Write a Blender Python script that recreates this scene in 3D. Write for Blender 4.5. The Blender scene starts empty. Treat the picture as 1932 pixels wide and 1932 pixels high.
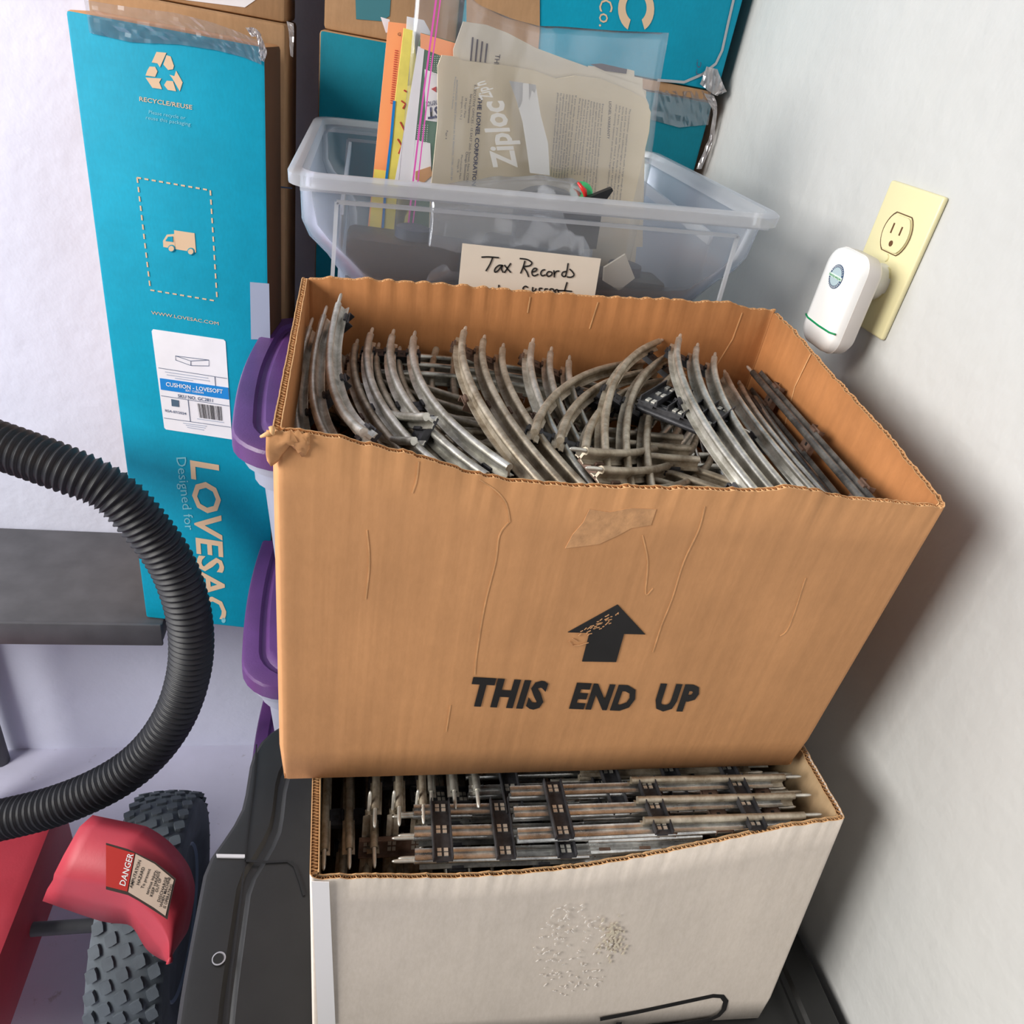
import bpy, bmesh, math, random
from mathutils import Vector, Matrix, noise
random.seed(7)
PI = math.pi
SC = bpy.context.scene
COL = SC.collection
# ---------------------------------------------------------------- camera
F = 1400.0                                   # focal length in pixels of the 1932 px wide frame
H = 1.40                                     # height of the camera above the floor
AX = Vector((0.97444617, -0.15555359, 0.16204242))     # image right
AY = Vector((-0.04964317, 0.5544236, 0.83075269))      # image up
AZ = Vector((-0.21906671, -0.81756807, 0.53253378))    # backwards
CAM = Vector((0, 0, H))
cd = bpy.data.cameras.new('camera'); cam = bpy.data.objects.new('camera', cd); COL.objects.link(cam)
cd.sensor_width = 36.0; cd.lens = 36.0 * F / 1932.0; cd.clip_start = 0.02; cd.clip_end = 60
cam.matrix_world = Matrix(((AX.x, AY.x, AZ.x, 0), (AX.y, AY.y, AZ.y, 0), (AX.z, AY.z, AZ.z, H), (0, 0, 0, 1)))
SC.camera = cam
SC.view_settings.view_transform = 'Standard'; SC.view_settings.look = 'None'
SC.view_settings.gamma = 1.0; SC.view_settings.use_curve_mapping = False
SC.view_settings.exposure = 0.0
# ---------------------------------------------------------------- light: open garage door to the left, soft daylight all round
w = bpy.data.worlds.new('daylight'); SC.world = w; w.use_nodes = True
w.node_tree.nodes['Background'].inputs[0].default_value = (0.88, 0.92, 1.0, 1)
w.node_tree.nodes['Background'].inputs[1].default_value = 0.15
def area(name, loc, target, sx, sy, power, color):
    l = bpy.data.lights.new(name, 'AREA'); l.shape = 'RECTANGLE'; l.size = sx; l.size_y = sy
    l.energy = power; l.color = color
    o = bpy.data.objects.new(name, l); COL.objects.link(o); o.location = loc
    o.rotation_euler = (Vector(target) - Vector(loc)).to_track_quat('-Z', 'Y').to_euler()
    return o
area('doorway_daylight', (-2.2, 0.75, 1.95), (0.2, 0.5, 1.0), 1.5, 1.2, 48, (1.0, 0.985, 0.95))
area('garage_daylight', (-2.3, -0.58, 2.05), (0.1, 0.45, 0.95), 1.0, 1.3, 84, (1.0, 0.96, 0.90))

# ---------------------------------------------------------------- helpers
def ray(px, py):
    return (AX * (px - 966) - AY * (py - 966) - AZ * F).normalized()
class Patch(tuple): pass
def hit(px, py, plane):
    P, N = plane; d = ray(px, py)
    if isinstance(plane, Patch):                # slightly twisted wall: y as a function of x and z
        t = (P - CAM).dot(N) / d.dot(N)
        for _ in range(12):
            q = CAM + d * t; t += (plane.fy(q.x, q.z) - q.y) / d.y * 0.8
        return CAM + d * t
    return CAM + d * ((P - CAM).dot(N) / d.dot(N))
def PX(x): return (Vector((x, 0, 0)), Vector((1, 0, 0)))
def PY(y): return (Vector((0, y, 0)), Vector((0, -1, 0)))
def PZ(z): return (Vector((0, 0, z)), Vector((0, 0, 1)))
def vplane(x0, y0, x1, y1):                   # vertical plane through two floor points, facing the camera
    d = Vector((x1 - x0, y1 - y0, 0)).normalized(); n = Vector((d.y, -d.x, 0))
    return (Vector((x0, y0, 0)), n)
def deep(px, py, d):                          # the point d metres deep into the view
    r = ray(px, py); return CAM + r * (d / -r.dot(AZ))
def hx(h):                                    # sRGB 0..255 -> linear
    return tuple(((c / 255 + 0.055) / 1.055) ** 2.4 if c > 10 else c / 255 / 12.92 for c in h) + (1,)

def tag(o, label=None, cat=None, group=None, kind=None):
    if label: o['label'] = label
    if cat: o['category'] = cat
    if group: o['group'] = group
    if kind: o['kind'] = kind
    return o
def thing(name, label, cat, loc, group=None):
    o = bpy.data.objects.new(name, None); COL.objects.link(o); o.location = loc
    o.empty_display_size = 0.05
    return tag(o, label, cat, group)
def rootloc(p):
    v = Vector((0, 0, 0))
    while p is not None: v = v + p.location; p = p.parent
    return v
def mesh(name, verts, faces, mats, parent=None, smooth=False, midx=None, label=None):
    off = rootloc(parent)
    me = bpy.data.meshes.new(name)
    me.from_pydata([tuple(Vector(v) - off) for v in verts], [], faces)
    if not isinstance(mats, (list, tuple)): mats = [mats]
    for m in mats: me.materials.append(m)
    if midx:
        for p, i in zip(me.polygons, midx): p.material_index = i
    bm = bmesh.new(); bm.from_mesh(me); bmesh.ops.recalc_face_normals(bm, faces=bm.faces); bm.to_mesh(me); bm.free()
    if smooth:
        for p in me.polygons: p.use_smooth = True
    o = bpy.data.objects.new(name, me); COL.objects.link(o); o.parent = parent
    if label: o['label'] = label
    return o
def shade_auto(o, ang=35):
    for p in o.data.polygons: p.use_smooth = True
    bm = bmesh.new(); bm.from_mesh(o.data)
    for e in bm.edges:
        if len(e.link_faces) == 2 and e.calc_face_angle(0) > math.radians(ang): e.smooth = False
    bm.to_mesh(o.data); bm.free(); return o
def box(name, a, b, mat, parent=None, bev=0.0, seg=2, label=None):
    a = Vector(a); b = Vector(b); off = rootloc(parent)
    bm = bmesh.new(); bmesh.ops.create_cube(bm, size=1)
    for v in bm.verts:
        v.co = Vector((a[i] + (b[i] - a[i]) * (v.co[i] + 0.5) for i in range(3))) - off
    if bev: bmesh.ops.bevel(bm, geom=bm.edges[:], offset=bev, segments=seg, profile=0.5, affect='EDGES')
    me = bpy.data.meshes.new(name); bm.to_mesh(me); bm.free(); me.materials.append(mat)
    o = bpy.data.objects.new(name, me); COL.objects.link(o); o.parent = parent
    if bev: shade_auto(o)
    if label: o['label'] = label
    return o
def prism(name, pts, n, t, mat, parent=None, label=None, kind=None):
    """flat outline in space thickened by t along -n (its front face at pts)"""
    n = Vector(n); k = len(pts)
    vs = [Vector(p) for p in pts] + [Vector(p) - n * t for p in pts]
    fs = [tuple(range(k)), tuple(range(2 * k - 1, k - 1, -1))] + [(i, (i + 1) % k, k + (i + 1) % k, k + i) for i in range(k)]
    o = mesh(name, vs, fs, mat, parent, label=label)
    if kind: o['kind'] = kind
    return o
def decal(name, pxs, plane, mat, parent, off=0.0006, t=0.0005, label=None):
    P, N = plane
    return prism(name, [hit(x, y, plane) + N * off for x, y in pxs], N, t, mat, parent, label)
def ribbon(name, lines, plane, wdt, mat, parent, off=0.0006, t=0.0004, label=None, kind=None, smoothit=False):
    """lines: list of pixel polylines drawn on a real plane as thin raised strips of metric width"""
    P, N = plane; vs = []; fs = []
    for ln in lines:
        if smoothit: ln = catmull(ln, 4)
        pts = [hit(x, y, plane) for x, y in ln]
        b0 = len(vs); m = len(pts)
        for i, p in enumerate(pts):
            d = (pts[min(i + 1, m - 1)] - pts[max(i - 1, 0)]).normalized(); s = d.cross(N).normalized() * wdt / 2
            for q in (p - s, p + s): vs += [q + N * off, q + N * (off - t)]
        for i in range(m - 1):
            a = b0 + 4 * i; c = a + 4
            fs += [(a, a + 2, c + 2, c), (a + 1, c + 1, c + 3, a + 3), (a, c, c + 1, a + 1), (a + 2, a + 3, c + 3, c + 2)]
        e = b0 + 4 * (m - 1)
        fs += [(b0, b0 + 1, b0 + 3, b0 + 2), (e, e + 2, e + 3, e + 1)]
    o = mesh(name, vs, fs, mat, parent, label=label)
    if kind: o['kind'] = kind
    return o
def catmull(p, n):
    p = [Vector(q) for q in p]; out = []
    for i in range(len(p) - 1):
        a = p[max(i - 1, 0)]; b = p[i]; c = p[i + 1]; d = p[min(i + 2, len(p) - 1)]
        for k in range(n):
            t = k / n
            out.append(0.5 * ((2 * b) + (c - a) * t + (2 * a - 5 * b + 4 * c - d) * t * t + (3 * b - a - 3 * c + d) * t ** 3))
    out.append(p[-1]); return out
def words(name, s, plane, p0, p1, p2, mat, parent, bold=0.0, off=0.0006, shear=0.0, gap=1.0, label=None):
    """lettering laid on a plane: baseline from p0 to p1, tops of the capitals towards p2 (pixels)"""
    cu = bpy.data.curves.new(name, 'FONT'); cu.body = s; cu.offset = bold; cu.resolution_u = 2; cu.shear = shear; cu.space_character = gap
    ob = bpy.data.objects.new(name, cu)
    me = bpy.data.meshes.new_from_object(ob); bpy.data.objects.remove(ob)
    P, N = plane; O = hit(*p0, plane); U = hit(*p1, plane) - O; V = hit(*p2, plane) - O
    xs = [v.co.x for v in me.vertices]; x0 = min(xs); x1 = max(xs); y1 = max(v.co.y for v in me.vertices)
    base = rootloc(parent)
    for v in me.vertices:
        v.co = O + U * ((v.co.x - x0) / (x1 - x0)) + V * (v.co.y / y1) + N * off - base
    me.materials.clear(); me.materials.append(mat); me.name = name
    o = bpy.data.objects.new(name, me); COL.objects.link(o); o.parent = parent
    if label: o['label'] = label
    return o
def tube(name, pts, rad, mat, parent=None, n=8, label=None, cap=True):
    pts = [Vector(p) for p in pts]; m = len(pts); vs = []; fs = []
    up = Vector((0.13, 0.21, 0.97)); prev = None
    for i, p in enumerate(pts):
        d = (pts[min(i + 1, m - 1)] - pts[max(i - 1, 0)]).normalized()
        a = (d.cross(up) if prev is None else prev - d * prev.dot(d)).normalized(); prev = a; b = d.cross(a)
        r = rad(i) if callable(rad) else rad
        for k in range(n):
            t = 2 * PI * k / n; vs.append(p + (a * math.cos(t) + b * math.sin(t)) * r)
    for i in range(m - 1):
        for k in range(n): fs.append((i * n + k, i * n + (k + 1) % n, (i + 1) * n + (k + 1) % n, (i + 1) * n + k))
    if cap: fs += [tuple(range(n)), tuple(range(m * n - 1, m * n - n - 1, -1))]
    return mesh(name, vs, fs, mat, parent, smooth=True, label=label)
def lathe(name, prof, center, axis, mat, parent=None, n=48, label=None, smooth=True):
    """prof: (distance along axis, radius)"""
    axis = Vector(axis).normalized(); u = axis.orthogonal().normalized(); v = axis.cross(u); vs = []; fs = []
    c = Vector(center)
    for (h, r) in prof:
        for k in range(n):
            t = 2 * PI * k / n; vs.append(c + axis * h + (u * math.cos(t) + v * math.sin(t)) * r)
    for i in range(len(prof) - 1):
        for k in range(n): fs.append((i * n + k, i * n + (k + 1) % n, (i + 1) * n + (k + 1) % n, (i + 1) * n + k))
    fs += [tuple(range(n)), tuple(range(len(prof) * n - 1, len(prof) * n - n - 1, -1))]
    o = mesh(name, vs, fs, mat, parent, label=label)
    return shade_auto(o, 40) if smooth else o
def rrect(x0, x1, y0, y1, r, seg=5):
    out = []
    for cx, cy, a0 in ((x1 - r, y1 - r, 0), (x0 + r, y1 - r, PI / 2), (x0 + r, y0 + r, PI), (x1 - r, y0 + r, 3 * PI / 2)):
        for k in range(seg + 1):
            a = a0 + k * PI / 2 / seg; out.append((cx + r * math.cos(a), cy + r * math.sin(a)))
    return out
def loft(name, levels, mat, parent=None, cap0=True, cap1=False, tilt=None, label=None, seg=5, auto=40):
    """levels: (z, x0, x1, y0, y1, r)"""
    vs = []; fs = []; n = 4 * (seg + 1)
    for (z, x0, x1, y0, y1, r) in levels:
        for (x, y) in rrect(x0, x1, y0, y1, r, seg):
            vs.append(Vector((x, y, z + (tilt(x, y) if tilt else 0))))
    for i in range(len(levels) - 1):
        for k in range(n): fs.append((i * n + k, i * n + (k + 1) % n, (i + 1) * n + (k + 1) % n, (i + 1) * n + k))
    if cap0: fs.append(tuple(range(n)))
    if cap1: fs.append(tuple(range(len(levels) * n - 1, len(levels) * n - n - 1, -1)))
    o = mesh(name, vs, fs, mat, parent, label=label)
    return shade_auto(o, auto)
# ---------------------------------------------------------------- materials
class NT:
    def __init__(s, name):
        s.m = bpy.data.materials.new(name); s.m.use_nodes = True; s.t = s.m.node_tree; s.n = s.t.nodes; s.l = s.t.links
        s.b = s.n['Principled BSDF']; s.out = s.n['Material Output']
        s.tc = s.n.new('ShaderNodeTexCoord')
    def noise(s, scale, detail=3, rough=0.55, stretch=None):
        t = s.n.new('ShaderNodeTexNoise'); t.inputs['Scale'].default_value = scale; t.inputs['Detail'].default_value = detail
        t.inputs['Roughness'].default_value = rough; src = s.tc.outputs['Object']
        if stretch:
            mp = s.n.new('ShaderNodeMapping'); mp.inputs['Scale'].default_value = stretch; s.l.new(src, mp.inputs[0]); src = mp.outputs[0]
        s.l.new(src, t.inputs['Vector']); return t.outputs['Fac']
    def ramp(s, fac, p0, c0, p1, c1):
        r = s.n.new('ShaderNodeValToRGB'); e = r.color_ramp.elements
        e[0].position = p0; e[0].color = c0; e[1].position = p1; e[1].color = c1; s.l.new(fac, r.inputs[0]); return r.outputs[0]
    def mix(s, fac, a, b, mode='MIX'):
        x = s.n.new('ShaderNodeMix'); x.data_type = 'RGBA'; x.blend_type = mode
        for sock, val in ((x.inputs[0], fac), (x.inputs[6], a), (x.inputs[7], b)):
            if hasattr(val, 'links') or isinstance(val, bpy.types.NodeSocket): s.l.new(val, sock)
            else: sock.default_value = val
        return x.outputs[2]
    def bump(s, h, strength, dist=0.001, prev=None):
        b = s.n.new('ShaderNodeBump'); b.inputs['Strength'].default_value = strength; b.inputs['Distance'].default_value = dist
        s.l.new(h, b.inputs['Height'])
        if prev: s.l.new(prev, b.inputs['Normal'])
        return b.outputs[0]
def flat(name, col, rough=0.6, metal=0.0, nz=0.0, nscale=40, bump=0.0, bscale=120, coat=0):
    s = NT(name); c = hx(col)
    if nz:
        dk = tuple(x * (1 - nz) for x in c[:3]) + (1,); lt = tuple(min(1, x * (1 + nz * 0.6)) for x in c[:3]) + (1,)
        s.l.new(s.ramp(s.noise(nscale), 0.3, dk, 0.7, lt), s.b.inputs['Base Color'])
    else: s.b.inputs['Base Color'].default_value = c
    s.b.inputs['Roughness'].default_value = rough; s.b.inputs['Metallic'].default_value = metal
    if coat: s.b.inputs['Coat Weight'].default_value = coat; s.b.inputs['Coat Roughness'].default_value = 0.15
    if bump: s.l.new(s.bump(s.noise(bscale), bump), s.b.inputs['Normal'])
    return s.m
def board(name, col, var=0.18, flute=(1, 1, 0.02), stain=0.15, fl=0.35, rough=0.75):
    """corrugated board: paper fibres, faint flute lines, wear"""
    s = NT(name); c = hx(col)
    dk = tuple(x * (1 - var) for x in c[:3]) + (1,); lt = tuple(min(1, x * (1 + var * 0.5)) for x in c[:3]) + (1,)
    base = s.ramp(s.noise(14, 4, 0.6), 0.3, dk, 0.72, lt)
    fib = s.ramp(s.noise(420, 3, 0.7, (1, 1, 0.35)), 0.3, (0.86, 0.84, 0.8, 1), 0.7, (1.05, 1.05, 1.05, 1))
    c1 = s.mix(0.5, base, fib, 'MULTIPLY')
    streak = s.noise(150, 2, 0.5, flute)
    c2 = s.mix(stain, c1, s.ramp(streak, 0.35, tuple(x * 0.72 for x in c[:3]) + (1,), 0.65, tuple(min(1, x * 1.15) for x in c[:3]) + (1,)))
    s.l.new(c2, s.b.inputs['Base Color']); s.b.inputs['Roughness'].default_value = rough; s.b.inputs['Specular IOR Level'].default_value = 0.22
    b1 = s.bump(streak, fl, 0.0006); b2 = s.bump(s.noise(9, 3, 0.5), 0.5, 0.004, b1)
    s.l.new(b2, s.b.inputs['Normal']); return s.m
def metalmat(name, c0, c1, rough=0.36, metal=0.85):
    s = NT(name)
    s.l.new(s.ramp(s.noise(70, 5, 0.65), 0.35, hx(c0), 0.68, hx(c1)), s.b.inputs['Base Color'])
    s.b.inputs['Metallic'].default_value = metal
    r = s.n.new('ShaderNodeMapRange'); r.inputs[3].default_value = rough - 0.08; r.inputs[4].default_value = rough + 0.22
    s.l.new(s.noise(130, 3), r.inputs[0]); s.l.new(r.outputs[0], s.b.inputs['Roughness'])
    s.l.new(s.bump(s.noise(400, 2), 0.12), s.b.inputs['Normal']); return s.m
def clear(name, col, body=0.3, rough=0.3, gloss=0.12, transl=0.5, tint=(1, 1, 1, 1)):
    s = NT(name); n = s.n; l = s.l
    n.remove(s.b)
    tr = n.new('ShaderNodeBsdfTransparent'); df = n.new('ShaderNodeBsdfDiffuse'); tl = n.new('ShaderNodeBsdfTranslucent'); gl = n.new('ShaderNodeBsdfGlossy')
    for x in (df, tl): x.inputs['Color'].default_value = hx(col)
    gl.inputs['Roughness'].default_value = rough; gl.inputs['Color'].default_value = (0.9, 0.93, 1, 1)
    tr.inputs['Color'].default_value = tint
    m1 = n.new('ShaderNodeMixShader'); m1.inputs[0].default_value = transl; l.new(df.outputs[0], m1.inputs[1]); l.new(tl.outputs[0], m1.inputs[2])
    m2 = n.new('ShaderNodeMixShader'); m2.inputs[0].default_value = body; l.new(tr.outputs[0], m2.inputs[1]); l.new(m1.outputs[0], m2.inputs[2])
    fr = n.new('ShaderNodeFresnel'); fr.inputs['IOR'].default_value = 1.45
    ad = n.new('ShaderNodeMath'); ad.operation = 'MULTIPLY_ADD'; ad.inputs[1].default_value = 0.7; ad.inputs[2].default_value = gloss * 0.3; l.new(fr.outputs[0], ad.inputs[0])
    m3 = n.new('ShaderNodeMixShader'); l.new(ad.outputs[0], m3.inputs[0]); l.new(m2.outputs[0], m3.inputs[1]); l.new(gl.outputs[0], m3.inputs[2])
    l.new(m3.outputs[0], s.out.inputs['Surface'])
    return s.m
M = {}
M['kraft'] = board('kraft_board', (203, 149, 102), var=0.14, stain=0.22)
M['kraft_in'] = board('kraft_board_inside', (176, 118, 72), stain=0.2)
M['kraft_old'] = board('kraft_board_old', (178, 140, 104))
M['shaded_core'] = flat('shaded_flute_core', (92, 58, 34), 0.9)  # dark fill between the liners, painted as the shade in the flute holes
M['edge'] = flat('torn_liner', (214, 168, 118), 0.85, nz=0.15, nscale=200)
M['white_board'] = board('white_board', (222, 211, 200), var=0.07, stain=0.06, fl=0.12)
M['tan_in'] = board('tan_board_inside', (182, 156, 122))
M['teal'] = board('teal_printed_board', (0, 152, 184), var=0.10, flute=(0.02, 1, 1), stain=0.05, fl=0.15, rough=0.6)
M['teal_shaded'] = board('teal_printed_board_shaded', (0, 120, 140), var=0.12, flute=(0.02, 1, 1), stain=0.05, fl=0.15, rough=0.6)  # darker copy of the teal, with the shade at the back put in
M['ink'] = flat('black_ink', (28, 26, 26), 0.6, nz=0.2, nscale=90)
M['tan_ink'] = flat('unprinted_kraft_lettering', (212, 182, 150), 0.8)
M['pale_ink'] = flat('pale_lettering', (120, 190, 205), 0.8)
M['paper'] = flat('white_paper', (232, 230, 236), 0.6, nz=0.04)
M['cream'] = flat('aged_paper', (250, 234, 204), 0.75, nz=0.08, nscale=12, bump=0.15, bscale=30)
M['cream2'] = flat('aged_paper_pale', (240, 230, 212), 0.75, nz=0.06, nscale=15, bump=0.15, bscale=30)
M['card'] = flat('card_stock', (226, 214, 200), 0.7, nz=0.03)
M['textgrey'] = flat('print_grey', (104, 96, 104), 0.8)
M['textblue'] = flat('print_navy', (58, 60, 96), 0.8)
M['labelgrey'] = flat('label_print', (70, 90, 120), 0.8)
M['faint'] = flat('faint_print', (160, 170, 190), 0.8)
M['blue'] = flat('label_blue', (0, 128, 205), 0.6)
M['white'] = flat('white_print', (240, 240, 240), 0.6)
M['orange'] = flat('orange_cover', (245, 160, 110), 0.55)
M['yellow'] = flat('yellow_cover', (240, 222, 110), 0.55, nz=0.12, nscale=60)
M['green'] = flat('green_cover', (70, 110, 86), 0.55)
M['red'] = flat('red_print', (190, 60, 62), 0.5)
M['magenta'] = flat('magenta_zip', (225, 90, 185), 0.35)
M['frost'] = clear('frosted_plastic', (222, 230, 240), body=0.13, rough=0.3)
M['frost_rim'] = clear('frosted_plastic_thick', (236, 238, 242), body=0.5, rough=0.3)
M['frost2'] = clear('milky_plastic', (214, 220, 240), body=0.82, rough=0.4)
M['film'] = clear('bag_film', (225, 228, 235), body=0.035, rough=0.15, gloss=0.1)
M['tape'] = clear('packing_tape', (205, 210, 215), body=0.10, rough=0.2, gloss=0.2)
M['tape_w'] = clear('wrinkled_tape', (215, 205, 200), body=0.55, rough=0.2, gloss=0.5)
M['purple'] = flat('purple_plastic', (92, 54, 112), 0.4, nz=0.15, nscale=18, bump=0.2, bscale=500)
M['purple_dk'] = flat('purple_plastic_groove', (62, 34, 80), 0.45)
M['black_pl'] = flat('black_plastic', (27, 27, 27), 0.42, nz=0.25, nscale=22, bump=0.08, bscale=300)
M['black_pl2'] = flat('black_plastic_panel', (44, 42, 40), 0.5, nz=0.35, nscale=14, bump=0.1, bscale=200)
M['grey_pl'] = flat('grey_plastic', (84, 84, 88), 0.55, nz=0.2, nscale=25)
M['rubber'] = flat('hose_rubber', (34, 35, 40), 0.5, nz=0.15, nscale=80)
M['tyre'] = flat('tyre_rubber', (84, 92, 100), 0.75, nz=0.2, nscale=30, bump=0.2, bscale=300)
M['rimgrey'] = flat('wheel_rim_paint', (120, 138, 160), 0.45)
M['redpl'] = flat('red_guard_plastic', (176, 52, 66), 0.5, nz=0.1, nscale=20, bump=0.1, bscale=300)
M['sticker'] = flat('sticker', (206, 184, 166), 0.6, nz=0.05)
M['stickerred'] = flat('sticker_red', (190, 50, 44), 0.5)
M['ivory'] = flat('ivory_plastic', (224, 216, 172), 0.35)
M['ivory_dk'] = flat('ivory_slot', (96, 64, 36), 0.6)
M['devwhite'] = flat('white_plastic', (238, 238, 238), 0.3)
M['devside'] = flat('white_plastic_side', (226, 220, 216), 0.4)
M['greenline'] = flat('green_line', (0, 140, 84), 0.4)
M['badge'] = flat('badge_grey', (176, 196, 204), 0.35)
M['knobgreen'] = flat('knob_green', (60, 160, 100), 0.4)
M['knobred'] = flat('knob_red', (205, 40, 36), 0.35)
M['blackpart'] = flat('black_moulding', (26, 27, 30), 0.4, nz=0.2)
M['bluegrey'] = flat('blue_grey_part', (44, 58, 80), 0.5, nz=0.3, nscale=14)
M['rail'] = metalmat('rail_tinplate', (160, 156, 144), (224, 222, 214), 0.34, 0.8)
M['rail_w'] = metalmat('rail_tarnished', (142, 128, 108), (208, 198, 180), 0.42, 0.7)
M['rail_b'] = metalmat('rail_bright', (160, 160, 160), (232, 232, 228), 0.24, 0.95)
M['rail_dk'] = metalmat('rail_dark_steel', (74, 72, 70), (140, 136, 130), 0.4, 0.7)
M['tie'] = metalmat('tie_black', (38, 38, 42), (74, 74, 78), 0.42, 0.4)
M['tie_br'] = metalmat('tie_brown', (84, 62, 50), (134, 108, 94), 0.5, 0.3)
M['pin'] = metalmat('pin_steel', (190, 188, 180), (236, 232, 222), 0.32, 0.65)

# ---------------------------------------------------------------- the setting
def plaster(name, col, lump):
    s = NT(name); c = hx(col)
    s.l.new(s.ramp(s.noise(5, 3), 0.3, tuple(x * 0.94 for x in c[:3]) + (1,), 0.7, c), s.b.inputs['Base Color'])
    s.b.inputs['Roughness'].default_value = 0.62
    b1 = s.bump(s.noise(6, 4, 0.5), lump, 0.012); b2 = s.bump(s.noise(38, 3, 0.6), lump * 0.6, 0.003, b1); b3 = s.bump(s.noise(300, 2), 0.1, 0.0006, b2)
    s.l.new(b3, s.b.inputs['Normal']); return s.m
M['wall'] = plaster('wall_plaster', (198, 199, 198), 0.8)
M['wall2'] = plaster('wall_plaster_back', (222, 226, 246), 0.5)  # bluish light on the back wall is put into its colour
s_ = NT('floor_concrete'); c_ = hx((206, 206, 228))  # concrete tinted lavender, the blue of the skylight put into its colour
s_.l.new(s_.mix(s_.ramp(s_.noise(30, 5, 0.7), 0.62, (0, 0, 0, 1), 0.72, (0.5, 0.5, 0.5, 1)), s_.ramp(s_.noise(6, 4), 0.3, tuple(x * 0.86 for x in c_[:3]) + (1,), 0.7, c_), hx((128, 118, 112))), s_.b.inputs['Base Color'])
s_.b.inputs['Roughness'].default_value = 0.7; s_.l.new(s_.bump(s_.noise(90, 4), 0.25), s_.b.inputs['Normal']); M['floor'] = s_.m
WX = 0.44; WY = 1.15
for nm, a, b, m in (('floor', (-3.2, -3.2, -0.1), (WX, WY, 0), 'floor'), ('wall_right', (WX, -3.2, -0.1), (WX + 0.12, WY + 0.12, 2.6), 'wall'),
                    ('wall_back', (-3.2, WY, -0.1), (WX, WY + 0.12, 2.6), 'wall2')):
    tag(box(nm, a, b, M[m]), kind='structure')

# ---------------------------------------------------------------- corrugated board boxes
def interp(prof, t):
    for (a, z0), (b, z1) in zip(prof, prof[1:]):
        if t <= b: return z0 + (z1 - z0) * max(0, (t - a)) / max(1e-6, b - a)
    return prof[-1][1]
def path_side(corners, i, r, n):
    """points along side i of a rounded quad (from the middle of one rounded corner to the middle of the next): (x, y, nx, ny, fraction)"""
    A = [Vector((c[0], c[1])) for c in corners]; k = len(A)
    p, a, b, q = A[i - 1], A[i], A[(i + 1) % k], A[(i + 2) % k]
    d = (b - a).normalized(); d0 = (a - p).normalized(); d1 = (q - b).normalized()
    nn = lambda v: Vector((v.y, -v.x))
    out = []
    for j in range(3):
        th = 0.5 + 0.5 * j / 3; nv = (nn(d0) * (1 - th) + nn(d) * th).normalized()
        c = a - nn(d0) * r + d * r if False else a - (nn(d0) + nn(d)) * r
        pt = c + nv * r; out.append((pt, nv))
    L = (b - a).length
    for j in range(n + 1):
        out.append((a + d * (r + (L - 2 * r) * j / n), nn(d)))
    for j in range(1, 4):
        th = 0.5 * j / 3; nv = (nn(d) * (1 - th) + nn(d1) * th).normalized()
        pt = b - (nn(d) + nn(d1)) * r + nv * r; out.append((pt, nv))
    res = []
    for pt, nv in out:
        res.append((pt, nv, max(0, min(1, (pt - a).dot(d) / L))))
    return res
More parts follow.
